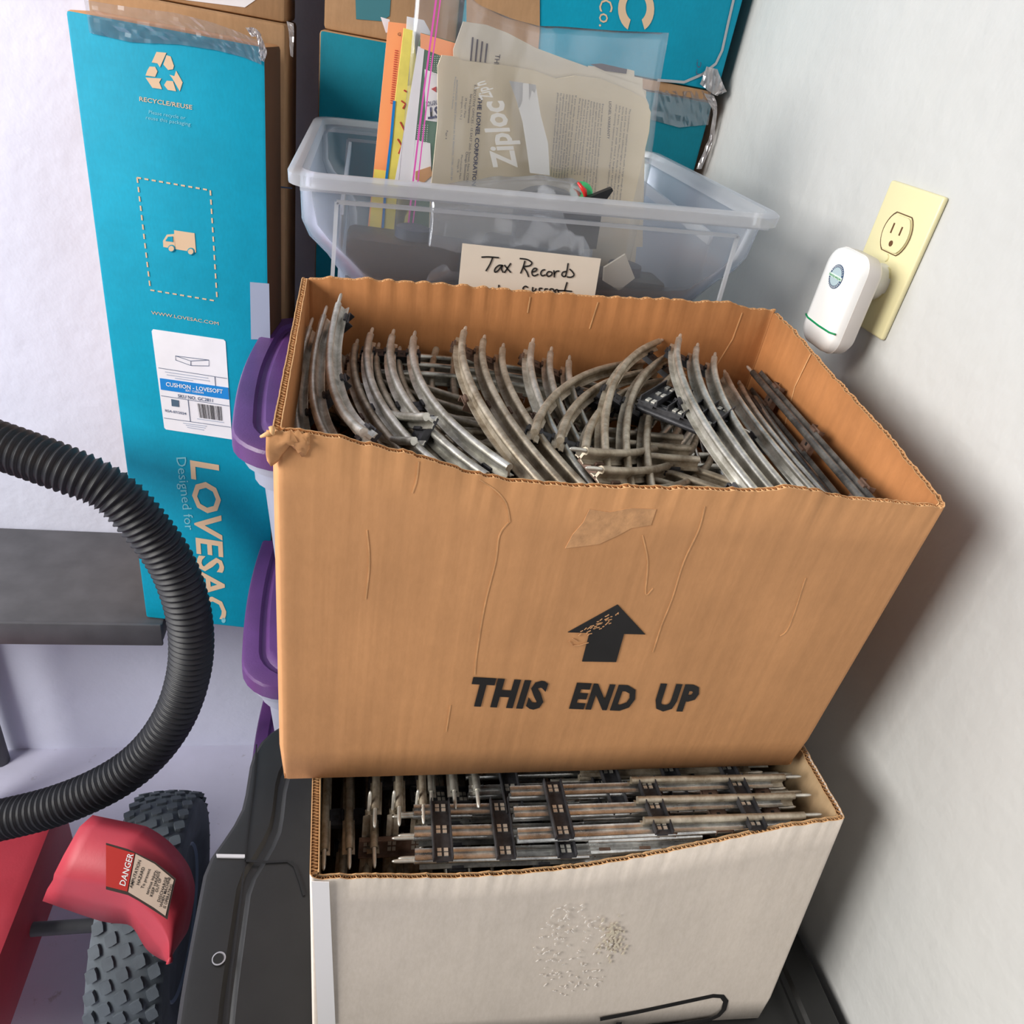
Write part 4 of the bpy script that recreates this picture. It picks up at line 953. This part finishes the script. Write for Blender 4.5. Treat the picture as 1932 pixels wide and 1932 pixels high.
# ---------------------------------------------------------------- teal boxes and cartons at the back
def upright_carton(name, label, cat, c, u, W_, D_, z0, z1, m_front, m_side, m_top, bev=0.004, sag=0.0):
    """c = front left bottom corner (xy), u = unit direction along the front"""
    t = thing(name, label, cat, (c[0], c[1], z0))
    u = Vector((u[0], u[1], 0)).normalized(); v = Vector((-u.y, u.x, 0)); c3 = Vector((c[0], c[1], 0))
    bm = bmesh.new(); n = 8
    P_ = [c3, c3 + u * W_, c3 + u * W_ + v * D_, c3 + v * D_]
    vs = [p + Vector((0, 0, z)) for z in (z0, z1) for p in P_]
    off = rootloc(t)
    B = [bm.verts.new(x - off) for x in vs]
    F_ = [((0, 1, 5, 4), 0), ((1, 2, 6, 5), 1), ((2, 3, 7, 6), 1), ((3, 0, 4, 7), 1), ((4, 5, 6, 7), 2), ((3, 2, 1, 0), 1)]
    for f_, m in F_:
        fc = bm.faces.new([B[i] for i in f_]); fc.material_index = m
    bmesh.ops.bevel(bm, geom=bm.edges[:], offset=bev, segments=2, profile=0.5, affect='EDGES', material=-1)
    me = bpy.data.meshes.new('carton_body'); bm.to_mesh(me); bm.free()
    for m in (m_front, m_side, m_top): me.materials.append(m)
    o = bpy.data.objects.new('carton_body', me); COL.objects.link(o); o.parent = t; shade_auto(o)
    return t, u, v
an = math.radians(-8.0); U8 = (math.cos(an), math.sin(an))
TW = 0.190
tcx, tcy = -0.1005 - TW * U8[0], 0.897 - TW * U8[1]
teal, u_, v_ = upright_carton('printed_carton', 'tall narrow teal carton with recycling mark and LOVESAC lettering, at the left', 'box', (tcx, tcy), U8, TW, 0.066, 0.572, 1.352, M['teal'], M['shaded_core'], M['kraft'])  # sides drawn dark in the same brown as the flute fill
KP = (Vector((-0.1005, 0.897, 0)), Vector((U8[1], -U8[0], 0)))
def z1(l): return [(240 + x * 0.2588, y * 0.2588) for x, y in l]
def z2(l): return [(240 + x * 0.2588, 500 + y * 0.2588) for x, y in l]
for k, pl_ in enumerate(([(215, 378), (287, 385), (240, 490), (222, 462), (180, 455)], [(288, 402), (318, 412), (342, 480), (335, 505), (300, 510), (265, 470)], [(165, 485), (205, 487), (222, 520), (205, 560), (135, 550), (150, 510)],
            [(135, 565), (250, 572), (235, 600), (255, 650), (185, 640)], [(310, 545), (345, 555), (358, 515), (405, 600), (385, 665), (330, 570)], [(290, 588), (335, 592), (358, 665), (298, 655), (270, 620)])):
    decal('recycling_mark', z1(pl_), KP, M['tan_ink'], teal)
def zw(s, a, b, c, f_, mat='tan_ink', bold=0.0, par=None, off=0.0006):
    a, b, c = f_([a, b, c]); return words('lettering', s, KP, a, b, c, M[mat], par or teal, bold=bold, off=off)
zw('RECYCLE/REUSE', (90, 735), (475, 798), (90, 703), z1, bold=0.01)
zw('Please recycle or', (158, 828), (425, 872), (160, 802), z1, 'pale_ink')
zw('reuse this packaging', (138, 868), (462, 918), (140, 842), z1, 'pale_ink')
zw('WWW.LOVESAC.COM', (178, 357), (668, 438), (176, 333), z2)
dl = []
def dashes(a, b, n):
    for i in range(n):
        t0 = i / n; t1 = (i + 0.55) / n
        dl.append([(a[0] + (b[0] - a[0]) * t0, a[1] + (b[1] - a[1]) * t0), (a[0] + (b[0] - a[0]) * t1, a[1] + (b[1] - a[1]) * t1)])
dashes((259, 335), (397, 359), 10); dashes((397, 359), (410, 568), 12); dashes((284, 547), (410, 568), 9); dashes((259, 335), (284, 547), 12)
ribbon('dashed_border', dl, KP, 0.0016, M['tan_ink'], teal)
decal('truck_mark', z1([(343, 1678), (492, 1700), (503, 1840), (350, 1815)]), KP, M['tan_ink'], teal)
decal('truck_mark', z1([(262, 1755), (290, 1710), (345, 1705), (355, 1815), (265, 1800)]), KP, M['tan_ink'], teal)
decal('truck_window', z1([(280, 1755), (300, 1725), (334, 1722), (336, 1762)]), KP, M['teal'], teal, off=0.0012)
for (x, y) in ((325, 1810), (466, 1832)):
    for rr, mt, of in ((27, 'teal', 0.0010), (20, 'tan_ink', 0.0016)):
        decal('truck_wheel', z1([(x + rr * math.cos(a * PI / 8), y + rr * math.sin(a * PI / 8)) for a in range(16)]), KP, M[mt], teal, off=of)
words('lettering', 'LOVESAC', KP, (360, 868), (381, 1163), (414, 877), M['tan_ink'], teal, bold=0.018, label='large tan word LOVESAC reading downwards')
words('lettering', 'Designed for', KP, (333, 863), (350, 1000), (351, 862), M['pale_ink'], teal)
decal('trademark_dot', [(422 + 4 * math.cos(a * PI / 6), 1170 + 5 * math.sin(a * PI / 6)) for a in range(12)], KP, M['pale_ink'], teal)
lab = decal('shipping_label', z2([(190, 467), (705, 543), (718, 556), (765, 1270), (285, 1197), (272, 1185), (180, 480)]), KP, M['paper'], teal, off=0.0008, t=0.0006, label='white shipping label with barcode')
decal('label_band', z2([(240, 822), (738, 892), (745, 978), (248, 905)]), KP, M['blue'], lab, off=0.0014)
zw('CUSHION - LOVESOFT', (287, 878), (700, 934), (285, 848), z2, 'white', 0.01, lab, 0.0018)
zw('SEAT CUSHION', (428, 916), (560, 935), (427, 902), z2, 'white', 0.01, lab, 0.0018)
zw('SKU NO. GC2811', (372, 962), (626, 997), (371, 938), z2, 'labelgrey', 0.01, lab, 0.0014)
zw('RSA-07/2024', (280, 1066), (433, 1090), (278, 1048), z2, 'labelgrey', 0.01, lab, 0.0014)
ribbon('label_rule', [z2(l) for l in ([(230, 747), (730, 825)], [(250, 950), (745, 1025)], [(270, 1112), (755, 1180)], [(445, 978), (462, 1140)], [(640, 812), (645, 880)],
        [(353, 660), (597, 690), (597, 733), (465, 730), (355, 690), (353, 660), (465, 697), (465, 730)], [(465, 697), (597, 690)])], KP, 0.0005, M['labelgrey'], lab, off=0.0014)
decal('fabric_swatch', z2([(323, 975), (378, 985), (380, 1032), (327, 1025)]), KP, flat('swatch_slate', (72, 96, 118), 0.7), lab, off=0.0014)
bc = []; rb = random.Random(3); x = 0.0
while x < 1:
    wv = rb.choice([0.010, 0.016, 0.026]); bc.append((x, min(1, x + wv))); x += wv + rb.choice([0.012, 0.018, 0.03])
bv = []; bf = []
for a, b in bc:
    q = [z2([(512 + 178 * s, 1005 + 25 * s)])[0] for s in (a, b)]; r_ = [z2([(530 + 168 * s, 1110 + 23 * s)])[0] for s in (b, a)]
    k = len(bv)
    for p in q + r_: bv.append(hit(*p, KP) + KP[1] * 0.0014)
    bf.append((k, k + 1, k + 2, k + 3))
mesh('barcode', bv, bf, M['ink'], lab)
ribbon('small_print', [z2(l) for l in ([(278, 776), (590, 822)], [(290, 797), (600, 842)], [(350, 822), (480, 840)], [(410, 1150), (580, 1172)], [(430, 1165), (570, 1185)], [(440, 1180), (560, 1200)], [(512, 1118), (705, 1145)])], KP, 0.0007, M['faint'], lab, off=0.0014, kind='stuff')
# wrinkled tape
def crumple(name, pxs_top, pxs_bot, plane, off, amp, mat, parent, n=26, m=5, seed=1, label=None):
    P_, N_ = plane; vs = []; fs = []
    for i in range(n + 1):
        s = i / n
        def at(L):
            k = s * (len(L) - 1); a = min(int(k), len(L) - 2); f = k - a
            return (L[a][0] + (L[a + 1][0] - L[a][0]) * f, L[a][1] + (L[a + 1][1] - L[a][1]) * f)
        a = hit(*at(pxs_top), plane); b = hit(*at(pxs_bot), plane)
        for j in range(m + 1):
            p = a.lerp(b, j / m); h = off + amp * (0.5 + 0.5 * noise.noise(Vector((s * n * 0.55, j * 0.9, seed)))) + amp * 0.4 * noise.noise(Vector((s * n * 1.7, j * 2.1, seed + 9)))
            vs.append(p + N_ * h)
    for i in range(n):
        for j in range(m): k = i * (m + 1) + j; fs.append((k, k + 1, k + m + 2, k + m + 1))
    o = mesh(name, vs, fs, mat, parent, label=label); md = o.modifiers.new('s', 'SOLIDIFY'); md.thickness = 0.0003; return o
crumple('packing_tape', [(160, 0), (250, 14), (330, 24), (400, 42), (450, 60), (490, 78)], [(170, 62), (250, 80), (340, 84), (410, 95), (460, 108), (494, 122)], KP, 0.0006, 0.0014, M['tape'], teal, n=36, m=8, label='clear tape wrinkled over the top edge')
crumple('packing_tape', [(466, 52), (482, 52), (492, 60), (500, 80), (507, 100), (500, 116)], [(478, 70), (486, 68), (490, 84), (492, 104), (496, 110), (494, 114)], KP, 0.002, 0.006, M['tape_w'], teal, n=22, m=5, seed=4, label='crumpled tape end at the top right corner')
decal('packing_tape', [(472, 532), (508, 535), (510, 640), (474, 640)], KP, flat('grey_tape', (150, 158, 180), 0.4), teal, off=0.0007, label='grey tape patch low on the right edge')

kc, _, _ = upright_carton('cardboard_carton', 'plain kraft carton with white paper on top, standing behind the tall teal carton', 'box', (-0.285, 0.985), (1, 0), 0.196, 0.150, 0.585, 1.371, M['kraft_old'], M['kraft_old'], M['kraft_old'])
KF = PY(0.985)
crumple('packing_tape', [(541, 40), (545, 60), (548, 105)], [(554, 44), (555, 60), (553, 108)], KF, 0.0005, 0.002, M['tape_w'], kc, n=10, m=3, seed=6)
ribbon('tape_line', [[(512, 351), (551, 355)]], KF, 0.0015, M['labelgrey'], kc)
BY = 1.0
kc2, _, _ = upright_carton('cardboard_carton', 'kraft carton with white paper, highest behind the tall teal one', 'box', (-0.285, 1.005), (1, 0), 0.194, 0.130, 1.3715, 1.62, M['kraft_old'], M['kraft_old'], M['kraft_old'])
decal('shipping_paper', [(300, -40), (500, -40), (482, 0), (462, 14), (300, -6)], PY(1.005), M['paper'], kc2, label='white paper taped on the front')
kc3, _, _ = upright_carton('cardboard_carton', 'small kraft carton with a teal patch, on the wide shaded teal carton left end', 'box', (-0.050, 1.012), (1, 0), 0.148, 0.125, 1.3725, 1.62, M['kraft_old'], M['kraft_old'], M['kraft_old'])
decal('printed_patch', [(670, -20), (738, -15), (735, 30), (720, 40), (672, 36)], PY(1.012), flat('teal_top_print', (60, 120, 130), 0.6), kc3, label='teal printed patch')
bc2, _, _ = upright_carton('printed_carton', 'wide shaded teal carton with kraft top, standing behind the clear tote', 'box', (-0.054, BY), (1, 0), 0.476, 0.145, 0.55, 1.372, M['teal_shaded'], M['kraft_old'], M['kraft_old'])
bb_ = box('crate_base', (-0.05, 1.01, 0.0), (0.42, 1.14, 0.549), M['grey_pl'], None, 0.01)
bb_.name = 'storage_crate'; tag(bb_, 'grey crate hidden under the wide shaded teal carton at the back', 'crate')
CF = PY(BY)
crumple('packing_tape', [(1235, 170), (1290, 172), (1345, 170)], [(1225, 225), (1280, 240), (1335, 235)], CF, 0.0005, 0.003, M['tape'], bc2, n=20, m=6, seed=3)
crumple('packing_tape', [(1326, 175), (1344, 210), (1336, 260), (1312, 318)], [(1345, 180), (1352, 205), (1345, 260), (1322, 318)], CF, 0.0005, 0.006, M['tape_w'], bc2, n=16, m=4, seed=8, label='loose crumpled tape down the right edge')
uc, _, _ = upright_carton('printed_carton', 'teal carton with tan letter C, lying on top of the wide shaded teal carton', 'box', (0.103, BY - 0.004), (1, 0), 0.320, 0.149, 1.384, 1.80, M['teal'], M['teal_shaded'], M['kraft_old'])
UF = PY(BY - 0.004)
decal('kraft_flap', [(880, -60), (1018, -60), (1018, 60), (1010, 160), (880, 150)], UF, M['kraft_old'], uc, off=0.0012, t=0.001, label='bare kraft strip left of the teal print')
arc_o = []; 
for k in range(25):
    a = math.radians(118 + (422 - 118) * k / 24); arc_o.append((1200 + 34 * math.cos(a), 17 + 44 * math.sin(a)))
for k in range(24, -1, -1):
    a = math.radians(122 + (418 - 122) * k / 24); arc_o.append((1200 + 20 * math.cos(a), 15 + 26 * math.sin(a)))
decal('letter_mark', arc_o, UF, M['tan_ink'], uc, off=0.0008, label='large tan letter C lying on its side')
words('lettering', 'Co.', UF, (1131, -2), (1130, 50), (1156, 0), M['tan_ink'], uc)
words('lettering', 'L.C.', UF, (1313, 140), (1315, 112), (1321, 141), M['labelgrey'], uc)
ribbon('corner_crease', [[(1240, 151), (1290, 155), (1325, 140), (1350, 120), (1362, 95), (1374, 40), (1388, -20)]], UF, 0.0030, M['tape_w'], uc, off=0.0012)
crumple('packing_tape', [(1330, 125), (1350, 130), (1362, 160), (1368, 172)], [(1318, 158), (1330, 168), (1345, 178), (1350, 180)], UF, 0.001, 0.008, M['tape_w'], uc, n=12, m=4, seed=12, label='torn tape flap at the lower right corner')
gap = box('cardboard_sheet', (0.103, 0.998, 1.3725), (0.415, 1.14, 1.3835), M['kraft_old'], None, 0.001); tag(gap, 'kraft sheet squeezed between the two teal cartons at the back right', 'cardboard')

# grey plastic shelf carrying the left cartons
sh = thing('plastic_shelf', 'grey plastic shelf under the tall teal carton at the left, against the back wall', 'shelf', (-0.6, 1.03, 0))
box('shelf_board', (-1.3, 0.905, 0.540), (-0.262, 1.145, 0.571), M['grey_pl'], sh, 0.004)
box('shelf_lip', (-1.3, 0.900, 0.536), (-0.262, 0.906, 0.578), M['grey_pl'], sh, 0.002)
for xx in (-1.25, -0.66):
    for yy in (0.99, 1.12): tube('leg', [(xx, yy, 0), (xx, yy, 0.54)], 0.016, M['grey_pl'], sh, n=12)
kcb = box('spacer', (-0.28, 0.99, 0.571), (-0.262, 1.13, 0.585), M['kraft_old']); kcb.name = 'cardboard_sheet'; tag(kcb, 'folded kraft sheet between the grey shelf and the plain carton', 'cardboard')

# ---------------------------------------------------------------- hose
hp = [deep(x, y, d_) for x, y, d_ in [(-60, 820, 0.86), (110, 880, 0.87), (212, 928, 0.89), (284, 1004, 0.92), (332, 1080, 0.95), (358, 1170, 0.98), (358, 1260, 1.01), (330, 1350, 1.03), (276, 1425, 1.04), (200, 1480, 1.04), (90, 1525, 1.04), (-60, 1560, 1.04)]]
hc = catmull(hp, 60); L_ = [0]
for a, b in zip(hc, hc[1:]): L_.append(L_[-1] + (b - a).length)
pts = []; step = 0.0011; q = 0; j = 0
while q < L_[-1]:
    while L_[j + 1] < q: j += 1
    pts.append(hc[j].lerp(hc[j + 1], (q - L_[j]) / max(1e-9, L_[j + 1] - L_[j]))); q += step
hs = thing('vacuum_hose', 'thick black corrugated vacuum hose curving down in front of the tall teal carton', 'hose', hp[-1])
tube('hose_wall', pts, lambda i: 0.0262 + 0.0026 * math.cos(2 * PI * i * step / 0.0088) ** 3, M['rubber'], hs, n=28)

# ---------------------------------------------------------------- wheel and red guard of the machine
mc_ = thing('snow_blower', 'wheeled machine at the lower left, chunky tyre behind a red guard with warning sticker', 'machine', (-0.25, 0.665, 0))
wc_ = Vector((-0.250, 0.665, 0.1885)); ax = Vector((1, 0, 0)); R_ = 0.185
prof = [(-0.036, 0.105), (-0.046, 0.125), (-0.050, 0.152), (-0.047, 0.170), (-0.036, 0.179), (-0.018, 0.1840), (0, 0.185), (0.018, 0.1840), (0.036, 0.179), (0.047, 0.170), (0.050, 0.152), (0.046, 0.125), (0.036, 0.105)]
ty = lathe('tyre', prof, wc_, ax, M['tyre'], mc_, n=72)
lug = []
for i in range(42):
    for j in range(5):
        th_ = 2 * PI * (i + (0.5 if j % 2 else 0)) / 42; xo = (-2 + j) * 0.0185
        r0 = 0.1845 - 0.9 * xo * xo / 0.1 * 0.28
        c = wc_ + Vector((xo, r0 * math.cos(th_), r0 * math.sin(th_))); nr = Vector((-xo * 4.0 * -1, math.cos(th_), math.sin(th_))).normalized(); t_ = Vector((0, -math.sin(th_), math.cos(th_))); s_v = nr.cross(t_).normalized()
        ring = []
        for k in range(8):
            a = 2 * PI * k / 8 + PI / 8; rr = 0.0088 if k % 2 else 0.0070
            ring.append(c + t_ * rr * 1.15 * math.cos(a) + s_v * rr * math.sin(a))
        lug.append((ring, nr))
vs = []; fs = []
for ring, nr in lug:
    b = len(vs)
    vs += [p - nr * 0.003 for p in ring] + [p + nr * 0.0035 for p in ring]
    fs.append(tuple(range(b + 8, b + 16))); fs += [(b + k, b + (k + 1) % 8, b + 8 + (k + 1) % 8, b + 8 + k) for k in range(8)]
lg = mesh('tread_lugs', vs, fs, M['tyre'], ty); lg['kind'] = 'stuff'
lathe('wheel_rim', [(-0.030, 0.110), (-0.036, 0.112), (0.036, 0.112), (0.040, 0.108), (0.030, 0.100), (0.018, 0.085), (0.014, 0.030), (0.022, 0.026), (0.022, 0.004)], wc_, ax, M['rimgrey'], mc_, n=48)
for k in range(4):
    a = PI / 2 * k + 0.5; lathe('wheel_nut', [(0.012, 0.006), (0.020, 0.006)], wc_ + Vector((0, 0.05 * math.cos(a), 0.05 * math.sin(a))), ax, M['black_pl'], mc_, n=6)
tube('axle', [wc_ + Vector((-0.45, 0, 0)), wc_ + Vector((0.028, 0, 0))], 0.010, M['grey_pl'], mc_, n=16)
# guard: curved red hood in front of the tyre
GD = 0.905
top = [(150, 1560), (242, 1579), (262, 1586), (290, 1604), (315, 1628), (335, 1655), (345, 1680), (349, 1705), (344, 1745), (336, 1782), (326, 1800)]
mid = [(100, 1660), (200, 1672), (240, 1690), (262, 1708), (285, 1728), (302, 1748), (312, 1765), (318, 1780), (320, 1800), (321, 1812), (320, 1816)]
low = [(80, 1700), (190, 1738), (240, 1744), (256, 1758), (264, 1772), (274, 1788), (284, 1798), (296, 1806), (305, 1811), (314, 1815), (319, 1817)]
rows_ = []
for f, L3, dd in ((0, top, 0.02), (1, mid, 0.0), (2, low, 0.045)):
    rows_.append([deep(x, y, GD + dd) for x, y in L3])
mid_a = [a.lerp(b, 0.5) + (-AZ) * -0.006 for a, b in zip(rows_[0], rows_[1])]
mid_b = [a.lerp(b, 0.85) + (-AZ) * -0.006 for a, b in zip(rows_[0], rows_[1])]
lowm = [a.lerp(b, 0.35) + (-AZ) * -0.004 for a, b in zip(rows_[1], rows_[2])]
back = [p - AZ * 0.03 + Vector((0, 0, 0.004)) for p in rows_[0]]
RW = [back, rows_[0], mid_a, mid_b, rows_[1], lowm, rows_[2]]
RW = [catmull(r, 3) for r in RW]
vs = [p for r in RW for p in r]; n = len(RW[0]); fs = [(i * n + k, i * n + k + 1, (i + 1) * n + k + 1, (i + 1) * n + k) for i in range(len(RW) - 1) for k in range(n - 1)]
gd = mesh('discharge_guard', vs, fs, M['redpl'], mc_, smooth=True, label='red curved plastic guard')
md = gd.modifiers.new('s', 'SOLIDIFY'); md.thickness = 0.003; md.offset = 1 if False else -1
a_, b_, c_ = deep(252, 1600, GD + 0.006), deep(335, 1690, GD + 0.006), deep(270, 1700, GD - 0.010)
nn_ = (b_ - a_).cross(c_ - a_).normalized()
if nn_.dot(AZ) < 0: nn_ = -nn_
SP = (a_ + nn_ * 0.006, nn_)
st = decal('warning_sticker', [(200, 1590), (242, 1602), (292, 1626), (318, 1646), (332, 1658), (322, 1700), (316, 1735), (290, 1718), (262, 1700), (242, 1689), (200, 1678)], SP, flat('sticker_border', (60, 48, 44), 0.6), mc_, t=0.0010, label='tan and red warning sticker')
decal('sticker_field', [(256, 1611), (292, 1630), (328, 1660), (312, 1728), (290, 1712), (262, 1695), (242, 1683)], SP, M['sticker'], st, off=0.0011)
decal('sticker_band', [(200, 1594), (254, 1610), (240, 1682), (200, 1672)], SP, M['stickerred'], st, off=0.0011)
for s, a, b, h_, mt in (('DANGER', (236, 1672), (252, 1612), 11, 'white'), ('AMPUTATION', (249, 1676), (266, 1624), 5.5, 'ink'), ('HAZARD', (262, 1670), (273, 1637), 5.5, 'ink'), ('To prevent', (270, 1677), (284, 1640), 5, 'ink'), ('serious injury,', (279, 1688), (296, 1642), 5, 'ink'),
                   ('KEEP HANDS', (287, 1692), (302, 1645), 5, 'ink'), ('OUT OF', (297, 1684), (304, 1658), 5, 'ink'), ('DISCHARGE', (301, 1702), (316, 1656), 5, 'ink'), ('WHEN MACHINE', (305, 1712), (322, 1656), 5, 'ink'), ('IS OPERATING.', (312, 1714), (326, 1668), 5, 'ink')):
    words('lettering', s, SP, a, b, (a[0] - h_, a[1] - h_ * 0.35), M[mt], st, bold=0.012, off=0.0016)
box('chassis', (-0.80, 0.50, 0.12), (-0.42, 0.85, 0.26), M['redpl'], mc_, 0.02)

# ---------------------------------------------------------------- socket and plug-in device on the right wall
sk = thing('wall_outlet', 'ivory duplex outlet plate on the right wall, its upper socket free', 'outlet', (WX, 0.57, 1.29))
X0 = WX
box('cover_plate', (X0 - 0.005, 0.546, 1.2365), (X0, 0.618, 1.3515), M['ivory'], sk, 0.0022, 3)
def oval(y, z, name='receptacle'):
    pts = []
    for k in range(28):
        a = 2 * PI * k / 28; yy = 0.0168 * math.cos(a); zz = 0.0168 * math.sin(a); zz = max(-0.0138, min(0.0138, zz * 1.0))
        pts.append(Vector((X0 - 0.0068, y + yy, z + zz)))
    r_ = prism(name, pts, (-1, 0, 0), 0.003, M['ivory'], sk)
    for dy, hh in ((0.0058, 0.0040), (-0.0058, 0.0034)): box('slot', (X0 - 0.0072, y + dy - 0.0008, z + 0.0012 - hh + 0.002), (X0 - 0.0066, y + dy + 0.0008, z + 0.0012 + hh + 0.002), M['ivory_dk'], r_)
    lathe('ground_slot', [(0, 0.0024), (0.0006, 0.0024)], (X0 - 0.0066, y, z - 0.0080), (-1, 0, 0), M['ivory_dk'], r_, n=12)
oval(0.582, 1.3155); oval(0.582, 1.2765)
ring_ = [Vector((X0 - 0.0058, 0.582 + 0.0185 * math.cos(2 * PI * k / 32), 1.3155 + max(-0.0152, min(0.0152, 0.0185 * math.sin(2 * PI * k / 32))))) for k in range(33)]
tube('receptacle_seam', ring_, 0.0004, M['ivory_dk'], sk, n=4)
lathe('plate_screw', [(0, 0.0032), (0.0012, 0.0028)], (X0 - 0.005, 0.582, 1.296), (-1, 0, 0), M['ivory'], sk, n=16)
dv = thing('plug_in_device', 'white plug-in power saver with round badge and green line, in the lower socket', 'electrical device', (X0 - 0.03, 0.565, 1.225))
DXf = 0.390; DXb = 0.4135; y0_, y1_, z0_, z1_ = 0.5455, 0.5985, 1.2165, 1.2995
def xloft(levels, name, mat, parent):
    vs = []; fs = []; n = 4 * 7
    for (x, ins, r) in levels:
        for (a, b) in rrect(y0_ + ins, y1_ - ins, z0_ + ins, z1_ - ins, r, 6): vs.append(Vector((x, a, b)))
    for i in range(len(levels) - 1):
        for k in range(n): fs.append((i * n + k, i * n + (k + 1) % n, (i + 1) * n + (k + 1) % n, (i + 1) * n + k))
    fs += [tuple(range(n)), tuple(range(len(levels) * n - 1, len(levels) * n - n - 1, -1))]
    return shade_auto(mesh(name, vs, fs, mat, parent), 50)
xloft([(DXb, 0.004, 0.012), (DXb - 0.004, 0.001, 0.014), (DXf + 0.008, 0.0, 0.014)], 'rear_shell', M['devside'], dv)
xloft([(DXf + 0.008, 0.0002, 0.014), (DXf + 0.003, 0.0012, 0.014), (DXf + 0.0008, 0.0035, 0.013), (DXf, 0.0075, 0.011)], 'front_shell', M['devwhite'], dv)
lathe('plug_body', [(0, 0.012), (0.014, 0.015), (0.0235, 0.015)], (DXb - 0.002, 0.580, 1.2765), (1, 0, 0), M['devwhite'], dv, n=24)
DP = (Vector((DXf, 0, 0)), Vector((-1, 0, 0)))
bc_ = hit(1578, 522, DP)
lathe('badge', [(0, 0.0098), (0.0005, 0.0098)], (DXf + 0.0001, bc_.y, bc_.z), (-1, 0, 0), flat('badge_ring', (70, 92, 120), 0.4), dv, n=40)
lathe('badge', [(0, 0.0074), (0.0008, 0.0074)], (DXf + 0.0001, bc_.y, bc_.z), (-1, 0, 0), M['badge'], dv, n=40)
gb = box('badge_band', (DXf - 0.0011, bc_.y - 0.0096, bc_.z - 0.0014), (DXf - 0.0007, bc_.y + 0.0096, bc_.z + 0.0014), flat('badge_white', (225, 240, 230), 0.4), dv)
def wtext(s, y_left, z_, width, hgt, mat, parent):
    cu = bpy.data.curves.new('t', 'FONT'); cu.body = s; cu.offset = 0.01; ob = bpy.data.objects.new('t', cu); me = bpy.data.meshes.new_from_object(ob); bpy.data.objects.remove(ob)
    x1 = max(v.co.x for v in me.vertices); y1 = max(v.co.y for v in me.vertices); base = rootloc(parent)
    for v in me.vertices: v.co = Vector((DXf - 0.0014, y_left - width * v.co.x / x1, z_ + hgt * v.co.y / y1)) - base
    me.materials.clear(); me.materials.append(mat); o = bpy.data.objects.new('lettering', me); COL.objects.link(o); o.parent = parent
wtext('Electricity saving box', bc_.y + 0.0092, bc_.z - 0.0009, 0.0184, 0.0020, M['greenline'], dv)
for i in range(30):
    a = 2 * PI * i / 30
    if abs(math.sin(a)) < 0.25: continue
    p = Vector((DXf - 0.0006, bc_.y + 0.0086 * math.cos(a), bc_.z + 0.0086 * math.sin(a)))
    d = Vector((0, math.cos(a), math.sin(a))) * 0.0007; bar('badge_tick', p - d, p + d, 0.0004, 0.0003, M['white'], dv)
gz = z0_ + 0.0195
tube('green_line', [Vector((DXf + 0.0012, y1_ - 0.001, gz + 0.001)), Vector((DXf + 0.0001, y1_ - 0.008, gz)), Vector((DXf + 0.0001, (y0_ + y1_) / 2, gz - 0.0005)), Vector((DXf + 0.0001, y0_ + 0.008, gz)), Vector((DXf + 0.0012, y0_ + 0.001, gz + 0.001))], 0.0009, M['greenline'], dv, n=6)
